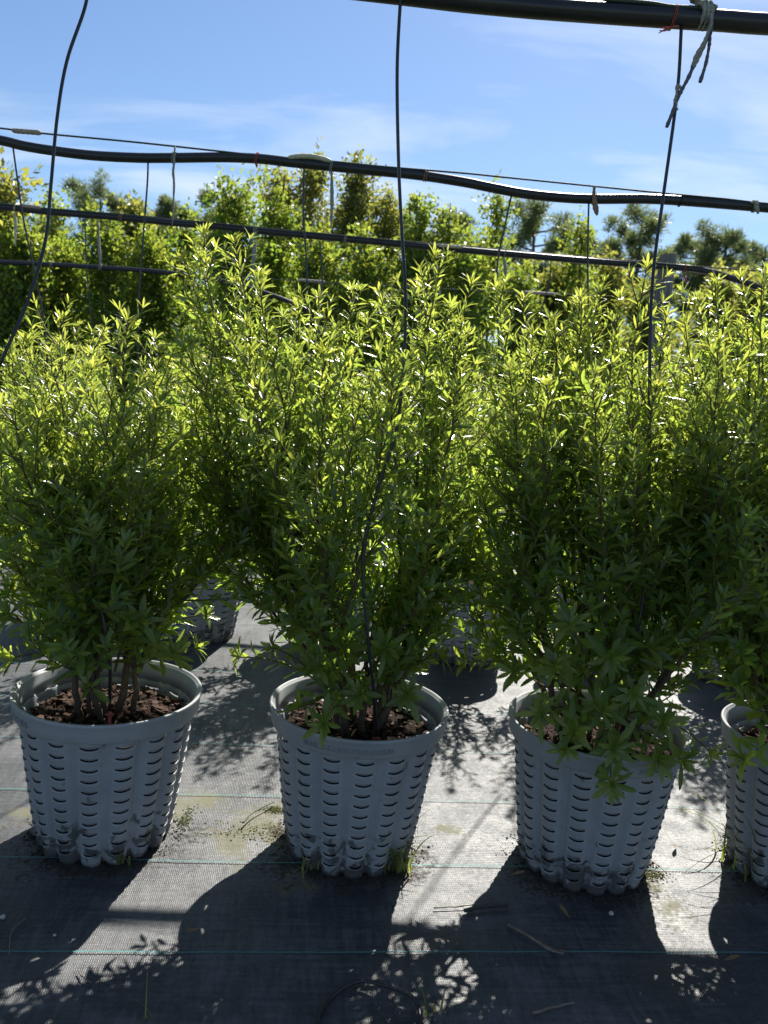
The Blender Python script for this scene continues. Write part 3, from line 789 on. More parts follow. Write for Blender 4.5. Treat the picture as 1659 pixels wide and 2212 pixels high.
spB = [sp(B_, 0.38, 690, 1445, 1.62, 0.062), sp(B_, 0.37, 700, 1560, 1.60, 0.058), sp(B_, 0.37, 520, 1420, 1.80, 0.055), sp(B_, 0.36, 590, 1400, 1.78, 0.058), sp(B_, 0.40, 640, 1350, 1.66, 0.066), sp(B_, 0.37, 880, 1500, 1.68, 0.06),
       sp(B_, 0.40, 950, 1420, 1.80, 0.062), sp(B_, 0.36, 650, 1530, 1.66, 0.058), sp(B_, 0.38, 780, 1500, 1.64, 0.06), sp(B_, 0.42, 830, 1400, 1.66, 0.062), sp(B_, 0.42, 740, 1390, 1.64, 0.062), sp(B_, 0.45, 600, 1290, 1.72, 0.06)]
_, COUNT['B'] = build_shrub(12, B_, tipsB, 'tallest leafy shrub of the front row, in the middle pot, leaning left at its top', SG, 300, spB, extra=11)
tipsC = T_([(1398, 575, 0.0), (1340, 640), (1295, 625), (1245, 660), (1195, 690), (1150, 720), (1130, 640, 0.1), (1070, 620, 0.12), (1440, 680), (1100, 800, -0.15), (1180, 830, -0.25), (1290, 800, -0.27), (1420, 830, -0.24), (1500, 860, -0.15), (1480, 720, 0.15)], 1.90, rg0)
tipsC += around(*C_, rg0, 5, 0.26, 0.38, 0.65, 0.92) + T_([(1015, 1210, 0.0), (1050, 1090, -0.05), (985, 1000, 0.1), (1035, 1330, -0.05), (1090, 960, -0.08), (1080, 1240, -0.12), (1560, 1010, 0.0), (1540, 1150, 0.0), (1560, 790, 0.05), (1590, 900, 0.0), (1585, 1060, -0.05), (1570, 1200, -0.05), (1530, 720, 0.1)], 1.88, rg0)
spC = [sp(C_, 0.37, 1325, 1615, 1.60, 0.074), sp(C_, 0.36, 1320, 1690, 1.585, 0.078), sp(C_, 0.40, 1370, 1500, 1.60, 0.07), sp(C_, 0.37, 1430, 1560, 1.62, 0.07), sp(C_, 0.38, 1470, 1640, 1.66, 0.07), sp(C_, 0.37, 1240, 1580, 1.62, 0.064), sp(C_, 0.37, 1170, 1540, 1.68, 0.06),
       sp(C_, 0.42, 1110, 1450, 1.74, 0.062), sp(C_, 0.42, 1080, 1400, 1.74, 0.064), sp(C_, 0.42, 1230, 1350, 1.58, 0.07), sp(C_, 0.42, 1010, 1430, 1.82, 0.062), sp(C_, 0.40, 1530, 1620, 1.74, 0.068), sp(C_, 0.40, 1420, 1640, 1.64, 0.07), sp(C_, 0.40, 1300, 1540, 1.60, 0.068),
       sp(C_, 0.44, 1400, 1400, 1.66, 0.07), sp(C_, 0.44, 1500, 1420, 1.74, 0.068), sp(C_, 0.44, 1200, 1440, 1.64, 0.066), sp(C_, 0.46, 1320, 1420, 1.62, 0.068), sp(C_, 0.37, 1220, 1620, 1.61, 0.05)]
_, COUNT['C'] = build_shrub(13, C_, tipsC, 'bushy shrub right of centre whose lower sprigs droop over the pot rim', SG, 300, spC, extra=12)
tipsD = T_([(1655, 590), (1600, 595), (1545, 610), (1500, 650), (1480, 700), (1700, 600), (1760, 640), (1560, 760, -0.25), (1640, 760, -0.25), (1500, 850, -0.2), (1830, 700)], 1.95, rg0)
tipsD += around(*D_, rg0, 7, 0.26, 0.38, 0.65, 1.0)
spD = [sp(D_, 0.40, 1640, 1300, 1.66, 0.06), sp(D_, 0.40, 1600, 1400, 1.72, 0.058), sp(D_, 0.38, 1610, 1640, 1.62, 0.055), sp(D_, 0.45, 1560, 1150, 1.72, 0.068), sp(D_, 0.45, 1500, 1160, 1.74, 0.066)]
_, COUNT['D'] = build_shrub(14, D_, tipsD, 'yellow-green shrub in the pot at the right edge, many leaves glinting white', SG, 300, spD, extra=13)
# neighbour just outside the left edge; its branches reach into the picture
tipsZ = around(*Z_, rg0, 9, 0.10, 0.36, 0.85, 1.22)
build_shrub(15, Z_, tipsZ, 'shrub cut off by the left edge, only its side branches showing', SG, 60, (), lowdet=False)
pz = make_pot(*Z_, 0.3, 'grey slotted pot just past the left edge beside the first full pot', PG)
so = obj('bark_mulch', POT_SOIL, None, (Z_[0], Z_[1], 0)); tag(so, 'bark mulch in the pot just past the left edge', 'mulch', 'bark mulch filling the pots')

for i, x in enumerate(ROW2X):
    rg = np.random.default_rng(200 + i)
    zt = rg.uniform(1.12, 1.26) + (0.10 if x > 1.2 else 0)
    tips = around(x, ROW2Y, rg, 7, 0.05, 0.22, zt - 0.12, zt) + around(x, ROW2Y, rg, 8, 0.22, 0.36, 0.75, zt - 0.12)
    build_shrub(300 + i, (x, ROW2Y), tips, 'shrub of the second row, %s there, behind the front shrubs' % order[i], 'second row shrubs', 0, (), 0.8, 0.42, True)
ROW3Y = 5.05
names3 = ['first', 'second', 'third', 'fourth', 'fifth', 'sixth', 'seventh', 'eighth', 'ninth']
for i in range(9):
    x = -2.5 + 0.62 * i; rg = np.random.default_rng(230 + i)
    zt = rg.uniform(1.12, 1.28)
    tips = around(x, ROW3Y, rg, 5, 0.05, 0.22, zt - 0.12, zt) + around(x, ROW3Y, rg, 5, 0.22, 0.34, 0.75, zt - 0.1)
    build_shrub(400 + i, (x, ROW3Y), tips, 'shrub of the third row, %s from the left, mostly hidden' % names3[i], 'third row shrubs', 0, (), 0.55, 0.5, True, 1.0, 1.35)
    make_pot(x, ROW3Y, 0.1 * i, 'grey pot of the third row, %s from the left, hidden by nearer shrubs' % names3[i], 'grey pots of the third row')

# ------------------------------------------------------------------ hoses, cables, drip tubes, ties
def path(pts, Y, n=80, dY=0.0):
    P = np.array([at(x, y, Y + dY) for (x, y) in pts]); return smooth_path(P, n)
def hose(pts, Y, r, label):
    V, F = tube(path(pts, Y, 120), r, sides=16)
    return tag(obj('irrigation_hose', new_mesh('irrigation_hose', V, F, M_HOSE, True)), label, 'hose', 'overhead irrigation hoses')
H1Y, H2Y, H3Y, H4Y = 1.85, 3.34, 5.10, 7.0
H1 = [(-120, -115), (200, -80), (600, -42), (865, -13), (1000, 3), (1150, 17), (1300, 28), (1450, 38), (1560, 45), (1659, 52), (1900, 62)]
H2 = [(-120, 283), (0, 303), (50, 315), (110, 325), (200, 336), (300, 341), (380, 341), (480, 340), (560, 343), (640, 352), (800, 368), (900, 378), (1000, 393), (1060, 405), (1130, 418), (1200, 426), (1280, 430), (1400, 430), (1500, 436), (1659, 449), (1800, 462)]
H3 = [(-120, 436), (0, 446), (100, 457), (260, 470), (380, 482), (480, 490), (560, 499), (700, 512), (850, 526), (1000, 540), (1100, 549), (1300, 566), (1420, 575), (1490, 580), (1540, 589), (1570, 598), (1620, 614), (1680, 640)]
H4 = [(-120, 560), (0, 566), (120, 572), (220, 578), (370, 590), (500, 612), (620, 650), (700, 690)]
hose(H1, H1Y, 0.0205, 'thick black hose crossing the top right corner against the sky')
hose(H2, H2Y, 0.0185, 'black hose sagging across the sky below a thin green cable')
hose(H3, H3Y, 0.0195, 'black hose crossing in front of the tree line and the grey post')
hose(H4, H4Y, 0.0190, 'lowest black hose at the left in front of the yellow-green trees')
H5 = [(250, 655), (330, 667), (420, 676), (520, 690), (640, 720)]
hose([(-100, 636), (60, 642)] + H5, 9.5, 0.022, 'dark hose low in the shade under the trees at the left')

def cable(pts, Y, r, label, sleeves=(), twist=True):
    P = path(pts, Y, 200)
    V, F = tube(P, r, sides=6)
    c = tag(obj('support_cable', new_mesh('support_cable', V, F, M_CABLE, True)), label, 'cable', 'cables carrying the hoses')
    for (x0, x1, rad, mt, wav) in sleeves:
        m = [(P[i]) for i in range(len(P))]
        a0, a1 = at(x0[0], x0[1], Y), at(x1[0], x1[1], Y)
        n = 24; Q = a0 + (a1 - a0) * np.linspace(0, 1, n)[:, None]
        Q[:, 2] += wav * np.sin(np.linspace(0, np.pi, n))
        rr = np.full(n, rad); rr[0] *= 0.45; rr[1] *= 0.8; rr[-1] *= 0.45; rr[-2] *= 0.85
        rr *= 1 + 0.06 * np.sin(np.arange(n) * 1.7)
        V, F = tube(Q, rr, sides=10, flat=0.75)
        obj('sleeve', new_mesh('sleeve', V, F, mt, True), c)
    return c
cable([(-120, 266), (0, 277), (90, 288), (300, 308), (560, 336), (640, 343), (720, 349), (830, 360), (1000, 374), (1100, 384), (1280, 402), (1430, 417), (1560, 429), (1640, 438), (1800, 452)], H2Y - 0.01, 0.0036,
      'thin green cable above the sagging hose, with two pale sleeves on it',
      [((26, 282), (90, 287), 0.0125, M_SLEEVE_G, 0.0), ((622, 341), (716, 349), 0.013, M_SLEEVE, 0.012)])
cable([(-120, 428), (0, 440), (90, 449), (300, 466), (560, 491), (830, 517), (1000, 531), (1130, 543), (1300, 558), (1420, 568), (1500, 575), (1580, 581), (1660, 586), (1800, 597)], H3Y - 0.02, 0.0036,
      'thin cable lying along the hose in front of the tree line', [((42, 443), (90, 449), 0.014, M_SLEEVE_G, 0.0), ((945, 530), (1000, 534), 0.012, M_SLEEVE, 0.0)])
cable([(300, 585), (560, 601), (640, 607), (830, 617), (1000, 626), (1200, 634), (1320, 640)], H4Y, 0.0036,
      'thin far cable with grey sleeves low in front of the trees', [((644, 605), (702, 609), 0.016, M_SLEEVE_G, 0.0), ((1130, 631), (1200, 635), 0.016, M_SLEEVE_G, 0.0)])
cable([(1240, -16), (1306, -2), (1400, 6), (1450, 14), (1490, 16), (1530, 20)], H1Y - 0.012, 0.0042, 'frayed grey cord running above the thick hose at the top right')

def drip(pts, r, label):
    P = np.array([at(*q) for q in pts]); P = smooth_path(P, 90)
    V, F = tube(P, r, sides=8)
    return tag(obj('drip_tube', new_mesh('drip_tube', V, F, M_TUBE, True)), label, 'drip tube', 'thin drip tubes hanging from the hoses')
drip([(195, -80, 1.84), (185, 10, 1.83), (145, 130, 1.80), (124, 250, 1.78), (110, 400, 1.76), (98, 520, 1.74), (60, 650, 1.70), (5, 775, 1.66), (-40, 880, 1.70)], 0.0036, 'thin black drip tube curving down at the left across the sky')
drip([(866, -20, 1.84), (858, 150, 1.82), (861, 350, 1.82), (868, 500, 1.81), (876, 640, 1.78), (872, 780, 1.70), (856, 930, 1.64), (815, 1060, 1.63), (785, 1200, 1.62), (795, 1380, 1.61), (806, 1480, 1.64), (815, 1585, 1.72)], 0.0036, 'thin black drip tube hanging in the middle down into the centre pot')
drip([(1472, 56, 1.84), (1463, 200, 1.83), (1432, 430, 1.82), (1412, 580, 1.80), (1404, 740, 1.74), (1402, 1060, 1.74), (1395, 1250, 1.74), (1365, 1430, 1.72), (1350, 1540, 1.76), (1345, 1600, 1.82)], 0.0036, 'thin black drip tube hanging at the right beside the knotted rope')
drip([(170, 900, 1.90), (190, 1120, 1.80), (202, 1240, 1.66), (222, 1330, 1.62), (237, 1420, 1.63), (237, 1510, 1.72), (236, 1535, 1.78)], 0.0040, 'black drip tube among the bare stems of the left pot')
for pts, lb in (([(28, 318), (50, 470), (75, 590), (96, 705), (110, 900)], 'at the far left'), ([(320, 343), (318, 400), (308, 530), (298, 690), (300, 900)], 'left of the tall shrub'),
                ([(657, 352), (655, 460), (662, 560), (664, 640), (668, 800)], 'right behind the tall shrub'), ([(1107, 412), (1088, 500), (1076, 560), (1073, 630), (1080, 800)], 'slanting right of centre'),
                ([(1272, 430), (1270, 520), (1270, 625), (1275, 800)], 'beside a frayed tie at the right')):
    drip([(x, y, H2Y) for x, y in pts], 0.0036, 'thin drip tube from the second hose, ' + lb)
for pts, lb in (([(184, 463), (186, 560), (192, 640), (200, 720), (205, 800)], 'left of the pine'), ([(690, 512), (697, 600), (690, 650), (690, 760)], 'behind the middle shrub'),
                ([(1190, 556), (1188, 600), (1175, 650), (1160, 720)], 'near the short post')):
    drip([(x, y, H3Y) for x, y in pts], 0.0036, 'thin drip tube from the third hose, ' + lb)

def band(cx, cy, Y, r, w, mt, label, ends=(), name='hose_tie', cat='tie', group='ties on the hoses', end_r=0.0035):
    """wrap round a hose at a photo position, with hanging ends given as photo points"""
    c = at(cx, cy, Y); e = empty(name, c); tag(e, label, cat, group)
    n = 20; mb = MB()
    for k in range(2):
        a = np.linspace(0, 2 * np.pi, n)
        P = np.stack([np.full(n, (k - 0.5) * w) + 0.003 * np.sin(a), (r + 0.002) * np.cos(a), (r + 0.002) * np.sin(a)], 1)
        mb.tube(P, w * 0.55, sides=6, flat=0.5, cap=False)
    obj('loop', mb.mesh('loop', mt), e)
    for pts in ends:
        P = smooth_path(np.array([at(x, y, Y - r - 0.004) for x, y in pts]), 16) - c
        rr = np.interp(np.linspace(0, 1, 16), [0, 0.2, 0.8, 1], [end_r, end_r * 1.15, end_r * 1.2, end_r * 0.7]) * (1 + 0.12 * np.sin(np.arange(16) * 2.1))
        V, F = tube(P, rr, sides=6, flat=0.6, twist=0.2)
        obj('loose_end', new_mesh('loose_end', V, F, mt, True), e)
    return e
band(555, 342, H2Y, 0.0185, 0.005, M_TWINE, 'red-brown twine tied round the sagging hose left of the pale sleeve', [[(554, 352), (555, 362)]], end_r=0.004)
band(376, 340, H2Y, 0.0185, 0.006, M_ROPE, 'grey string hanging from the sagging hose at the left, knotted to its cable', [[(378, 316), (377, 330), (376, 352), (374, 372), (376, 395), (375, 425), (374, 455), (372, 488)]], end_r=0.0042)
band(716, 361, H2Y, 0.0185, 0.006, M_ROPE, 'pale grey strap hanging straight down from the sagging hose near its middle', [[(716, 372), (717, 400), (717, 440), (715, 492)]], end_r=0.0065)
band(920, 379, H2Y, 0.0185, 0.008, M_TIE, 'brown band wrapped round the sagging hose right of the centre tube', [])
band(1284, 430, H2Y, 0.0185, 0.005, M_TIE, 'frayed brown tie hanging from cable and hose right of centre', [[(1284, 402), (1283, 420), (1285, 440), (1288, 455), (1290, 465)]], end_r=0.009)
band(1470, 434, H2Y, 0.0185, 0.004, M_TUBE, 'thin black clip on the sagging hose at the right', [])
band(1630, 446, H2Y, 0.0185, 0.006, M_ROPE, 'white knotted cord on the sagging hose at the right edge', [[(1622, 438), (1630, 436), (1634, 448), (1638, 462)], [(1630, 438), (1636, 446)]], end_r=0.008)
band(262, 470, H3Y, 0.0195, 0.012, M_TIE, 'tan band wrapped round the third hose at the left', [])
band(552, 497, H3Y, 0.0195, 0.012, M_ROPE, 'grey knotted strap on the third hose behind the tall shrub top', [[(552, 500), (550, 530), (548, 560), (546, 585)]], end_r=0.011)
band(746, 517, H3Y, 0.0195, 0.009, M_SLEEVE_G, 'grey band on the third hose near its middle', [])
band(1076, 547, H3Y, 0.0195, 0.006, M_TWINE, 'orange twine on the third hose right of centre', [])
band(1090, 549, H3Y, 0.0195, 0.005, M_ROPE, 'pale strap hanging from the third hose right of centre', [[(1088, 556), (1091, 575), (1092, 600)]], end_r=0.009)
band(1478, 579, H3Y, 0.0195, 0.005, M_TWINE, 'red twine on the third hose right of the grey post', [[(1476, 590), (1480, 600), (1484, 610)]], end_r=0.005)
band(34, 450, H3Y, 0.0195, 0.006, M_SLEEVE, 'pale strip hanging from the third hose at the far left', [[(33, 460), (34, 490), (32, 530)]], end_r=0.008)
band(112, 571, H4Y, 0.019, 0.012, M_SLEEVE_G, 'grey band on the lowest hose at the far left', [])
band(217, 577, H4Y, 0.019, 0.012, M_ROPE, 'pale strap tied on the lowest hose at the left', [[(213, 480), (214, 530), (217, 565), (218, 580)]], end_r=0.010)
band(692, 612, H4Y, 0.019, 0.004, M_ROPE, 'pale strap hanging from the far cable behind the middle shrub', [[(694, 612), (692, 640), (690, 665)]], end_r=0.012)

# knotted rope and red twine on the thick hose, top right
def big_knot():
    c = at(1512, 22, H1Y); e = empty('knotted_rope', c)
    tag(e, 'frayed grey rope knotted over the thick hose with long ends hanging', 'rope')
    rg = np.random.default_rng(9)
    mb = MB()
    for k in range(3):          # turns round the hose
        a = np.linspace(-0.6, 2 * np.pi - 0.2, 28); xx = -0.004 + 0.008 * k
        P = np.stack([xx + 0.006 * np.sin(a * 0.5), 0.0245 * np.cos(a), -0.010 + 0.0245 * np.sin(a)], 1)
        mb.tube(P, 0.0045 + 0.0008 * np.sin(np.arange(28) * 1.9), sides=8, flat=0.7, twist=0.25)
    obj('wrap', mb.mesh('wrap', M_ROPE), e)
    mb = MB()
    for k in range(4):          # lumpy knot on top
        a = np.linspace(0, 2 * np.pi, 22); ax = unit(rg.normal(0, 1, 3)); u, w = frame_of(ax)
        o = np.array([-0.016 + 0.011 * k, -0.014, 0.012 - 0.004 * k])
        P = o + 0.0085 * (np.cos(a)[:, None] * u + np.sin(a)[:, None] * w)
        mb.tube(P, 0.0048 + 0.0008 * rg.normal(0, 1, 22), sides=8, cap=False)
    obj('knot', mb.mesh('knot', M_ROPE), e)
    Yf = H1Y - 0.03
    def strand(pts, rr, mt, flat, tw, name='loose_end'):
        P = smooth_path(np.array([at(x, y, Yf) for x, y in pts]), 40) - c
        t = np.linspace(0, 1, 40); R = np.interp(t, np.linspace(0, 1, len(rr)), rr) * (1 + 0.10 * np.sin(np.arange(40) * 1.6))
        V, F = tube(P, R, sides=8, flat=flat, twist=tw); return obj(name, new_mesh(name, V, F, mt, True), e)
    strand([(1532, 32), (1536, 50), (1530, 72), (1521, 95), (1505, 125), (1496, 148)], [0.010, 0.012, 0.009, 0.009, 0.010, 0.0045], M_ROPE, 0.35, 0.03)
    strand([(1497, 145), (1486, 170), (1475, 190), (1466, 208), (1457, 232), (1449, 252), (1440, 275)], [0.0045, 0.0042, 0.0045, 0.0042, 0.0045, 0.004], M_ROPE_D, 0.8, 0.3)
    strand([(1534, 40), (1534, 75), (1531, 105), (1524, 140), (1512, 178)], [0.008, 0.004, 0.0036, 0.004, 0.0042], M_ROPE_D, 0.8, 0.3)
    strand([(1515, 100), (1504, 120), (1494, 142), (1492, 152)], [0.002, 0.0025, 0.0018, 0.001], M_ROPE_D, 0.8, 0.3)
    strand([(1472, 190), (1463, 186), (1462, 205), (1459, 225), (1464, 238)], [0.0035, 0.004, 0.0045, 0.005, 0.002], M_ROPE, 0.6, 0.2, 'lower_knot')
big_knot()
band(1453, 38, H1Y, 0.021, 0.0035, M_TWINE, 'red twine tied round the thick hose left of the knotted rope', [[(1452, 58), (1440, 62), (1422, 72)], [(1450, 58), (1436, 59), (1424, 60)], [(1448, 60), (1436, 66), (1424, 66)], [(1452, 58), (1460, 56), (1468, 58)]], end_r=0.0016)

# ------------------------------------------------------------------ posts
def post(dx, dyt, Y, r, label, lean=0.0, slant=0.12):
    top = at(dx, dyt, Y); n = 20; V = []; F = []
    zs = [0.0, 0.4, 0.9, 1.4, top[2] - 0.10, top[2]]
    rg = np.random.default_rng(int(dx)); pr = 1 + 0.05 * np.interp(np.arange(n), np.arange(0, n + 1, 4), rg.normal(0, 1, 6))
    for z in zs:
        for i in range(n):
            a = 2 * math.pi * i / n; rr = r * pr[i]
            zz = z if z < zs[-1] else z + slant * r * math.cos(a)
            V.append((rr * math.cos(a), rr * math.sin(a), zz))
    for j in range(len(zs) - 1):
        for i in range(n): F.append((j * n + i, j * n + (i + 1) % n, (j + 1) * n + (i + 1) % n, (j + 1) * n + i))
    F.append(tuple((len(zs) - 1) * n + i for i in range(n))); F.append(tuple(range(n))[::-1])
    o = obj('wooden_post', new_mesh('wooden_post', V, F, M_POST), None, (top[0], top[1], 0))
    tag(o, label, 'post', 'wooden posts holding the hoses')
post(1443, 550, 5.75, 0.055, 'weathered grey wooden post rising behind the shrubs at the right')
post(1137, 672, 10.0, 0.072, 'shorter looking grey post seen between the shrub tops right of centre')
post(700, 640, 14.0, 0.07, 'far grey post behind the middle shrub')
post(62, 640, 11.0, 0.07, 'grey post in the shade of the trees at the far left')

# ------------------------------------------------------------------ trees behind
def tree(name, label, cat, group, base, height, crown0, rad, nl, leaf, mat, seed, ages=(0.3, 0.8), columnar=0.6, ntwig=220, up=0.5, trunk_r=0.03, clump=0.16):
    rg = np.random.default_rng(seed)
    root = empty(name, (base[0], base[1], 0.0)); tag(root, label, cat, group)
    n = 14; t = np.linspace(0, 1, n)
    S = np.stack([np.cumsum(rg.normal(0, 0.012, n)) * height * 0.25, np.cumsum(rg.normal(0, 0.012, n)) * height * 0.25, t * height * 0.97], 1)
    mb = MB(); mb.tube(S, trunk_r * (1 - t) ** 0.8 + 0.006, sides=7)
    limbs = []
    nlimb = max(10, int(ntwig / 9))
    for i in range(nlimb):
        h = crown0 + (0.95 - crown0) * (i + rg.uniform(0, 1)) / nlimb
        q = np.array([np.interp(h, t, S[:, k]) for k in range(3)])
        a = i * GOLD + rg.normal(0, 0.4)
        u = (h - crown0) / (1 - crown0)
        prof = rad * (0.35 + 0.65 * math.sin(math.pi * min(1, (u * 0.9 + 0.12)) ** columnar)) * (1.05 - u * 0.55)
        ln = prof * rg.uniform(0.55, 1.2)
        el = up + rg.uniform(-0.25, 0.35)
        e = q + ln * np.array([math.cos(a), math.sin(a), math.tan(el) * 0.8])
        e[2] = min(e[2], height * 1.02)
        L_ = bez(q, 0.5 * (q + e) + np.array([0, 0, -0.05 * ln]), e, 7); limbs.append(L_)
        mb.tube(L_, np.linspace(trunk_r * 0.38, 0.004, 7), sides=4, cap=False)
    obj('trunk', mb.mesh('trunk', M_TRUNK), root)
    limbs.append(S[-4:][np.linspace(0, 3, 7).astype(int)])
    tw = rg.integers(0, len(limbs), ntwig); s = rg.uniform(0.25, 1.05, ntwig)
    LA = np.array(limbs); i0 = np.clip((s * 6).astype(int), 0, 5); fr = (s * 6 - i0)[:, None]
    c = LA[tw, i0] * (1 - fr) + LA[tw, i0 + 1] * fr + rg.normal(0, clump * 0.55, (ntwig, 3))
    td = unit(rg.normal(0, 1, (ntwig, 3)) + np.array([0, 0, 0.7]) + unit(c - np.array([0, 0, height * 0.5])) * 0.6)
    k = rg.integers(0, ntwig, nl)
    P = c[k] + td[k] * rg.uniform(-0.5, 1.0, nl)[:, None] * clump + rg.normal(0, clump * 0.28, (nl, 3))
    D = unit(td[k] + rg.normal(0, 0.75, (nl, 3))); N = unit(rg.normal(0, 1, (nl, 3)) + np.array([0, 0, 0.4])); N = unit(N - D * (N * D).sum(1, keepdims=True))
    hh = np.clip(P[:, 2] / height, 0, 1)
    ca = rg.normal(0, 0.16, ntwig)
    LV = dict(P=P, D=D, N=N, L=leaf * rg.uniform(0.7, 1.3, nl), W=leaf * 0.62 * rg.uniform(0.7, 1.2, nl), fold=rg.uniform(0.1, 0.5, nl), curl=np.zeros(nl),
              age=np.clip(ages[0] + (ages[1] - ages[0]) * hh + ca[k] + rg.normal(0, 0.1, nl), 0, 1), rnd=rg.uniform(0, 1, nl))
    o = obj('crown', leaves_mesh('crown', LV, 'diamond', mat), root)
    return root
def bg_tree(i, dx, dy, Y, wpx, kind, label):
    top = at(dx, dy, Y); H = top[2]; rad = wpx * KD / FPX * Y
    base = (top[0], top[1])
    if kind == 'oak':
        tree('young_tree', label, 'tree', 'young nursery trees', base, H, 0.16, rad, int(8000 * (0.6 + rad)), 0.056, M_OAK, 600 + i, (0.05, 0.66), 0.7, 280, 0.45, 0.028, 0.16)
    elif kind == 'shoot':
        tree('young_tree', label, 'tree', 'young nursery trees', base, H, 0.2, rad, int(4200 * (0.6 + rad)), 0.055, M_OAK, 600 + i, (0.2, 0.75), 0.45, 220, 1.0, 0.02, 0.13)
    elif kind == 'olive':
        rad *= 1.3
        tree('olive_green_tree', label, 'tree', 'dull green trees behind the young ones', base, H, 0.12, rad, int(7500 * (0.6 + 0.7 * rad)), 0.080, M_OLIVE, 600 + i, (0.2, 0.8), 0.55, 300, 0.7, 0.04, 0.20)
BT = [(8, 372, 9.0, 70, 'olive', 'dull green tree cut off at the left edge above the hoses'),
      (112, 398, 10.5, 34, 'shoot', 'thin young tree with a small open top at the far left'),
      (45, 480, 8.6, 95, 'oak', 'broad yellow-green tree at the far left behind the two lower hoses'),
      (150, 520, 9.2, 85, 'oak', 'yellow-green tree below the left pine'),
      (235, 462, 9.0, 75, 'oak', 'yellow-green young tree in front of the left pine'),
      (292, 432, 12.5, 70, 'olive', 'round-topped dull green tree right of the left pine'),
      (330, 500, 9.4, 70, 'oak', 'yellow-green young tree left of the tall shrub'),
      (400, 470, 10.0, 60, 'oak', 'yellow-green tree just left of the tall shrub top'),
      (500, 378, 9.0, 82, 'oak', 'bright green young tree right above the tall shrub, open pointed top'),
      (600, 410, 9.6, 70, 'oak', 'bright green young tree right of the one above the tall shrub'),
      (612, 352, 14.5, 42, 'olive', 'slim dull green tree left of the pale sleeve'),
      (668, 328, 15.0, 52, 'olive', 'tallest slim dull green tree behind the pale sleeve'),
      (768, 342, 14.5, 70, 'olive', 'dull green tree with broad pointed crown right of the tallest one'),
      (838, 400, 15.0, 48, 'olive', 'dull green tree just left of the centre drip tube'),
      (690, 500, 9.0, 80, 'oak', 'yellow-green tree low behind the middle shrub'),
      (790, 500, 9.4, 85, 'oak', 'yellow-green tree low behind the centre of the picture'),
      (918, 392, 9.8, 46, 'shoot', 'young tree of thin upright shoots right of the centre drip tube'),
      (985, 420, 10.0, 55, 'shoot', 'second young tree of upright shoots right of centre'),
      (1088, 384, 10.4, 34, 'shoot', 'thin shoot rising over the hose left of the big pine'),
      (1010, 510, 9.4, 70, 'oak', 'yellow-green tree below the upright shoots'),
      (895, 500, 9.6, 75, 'oak', 'yellow-green tree behind the middle shrub right top'),
      (1050, 490, 11.0, 50, 'oak', 'bright tree between the upright shoots and the big pine'),
      (1130, 575, 10.0, 50, 'oak', 'yellow-green tree below the big pine'),
      (1255, 462, 11.0, 62, 'shoot', 'yellowish young tree between the two pines right of centre'),
      (1200, 590, 11.5, 60, 'olive', 'dull tree low between the two pines'),
      (1320, 565, 12.0, 45, 'olive', 'dull green tree left of the grey post'),
      (1400, 600, 13.0, 50, 'olive', 'dull green tree behind the grey post'),
      (1560, 600, 14.0, 70, 'olive', 'dull green tree low at the right under the pines'),
      (1650, 590, 13.0, 60, 'olive', 'dull green tree at the right edge under the pines')]
for i, b in enumerate(BT): bg_tree(i, *b)
for j in range(10):   # low bushes that close the view under the crowns
    x = -9 + 2.0 * j; rg = np.random.default_rng(800 + j)
    tree('background_bush', 'dark low bush in the shade under the trees, %s from the left' % (names3 + ['tenth'])[j], 'bush', 'low bushes under the trees', (x + rg.uniform(-0.4, 0.4), 17.5 + rg.uniform(-1, 1)),
         rg.uniform(2.0, 2.7), 0.03, 1.6, 6500, 0.12, M_OLIVE, 820 + j, (0.0, 0.5), 0.5, 300, 0.5, 0.04, 0.3)

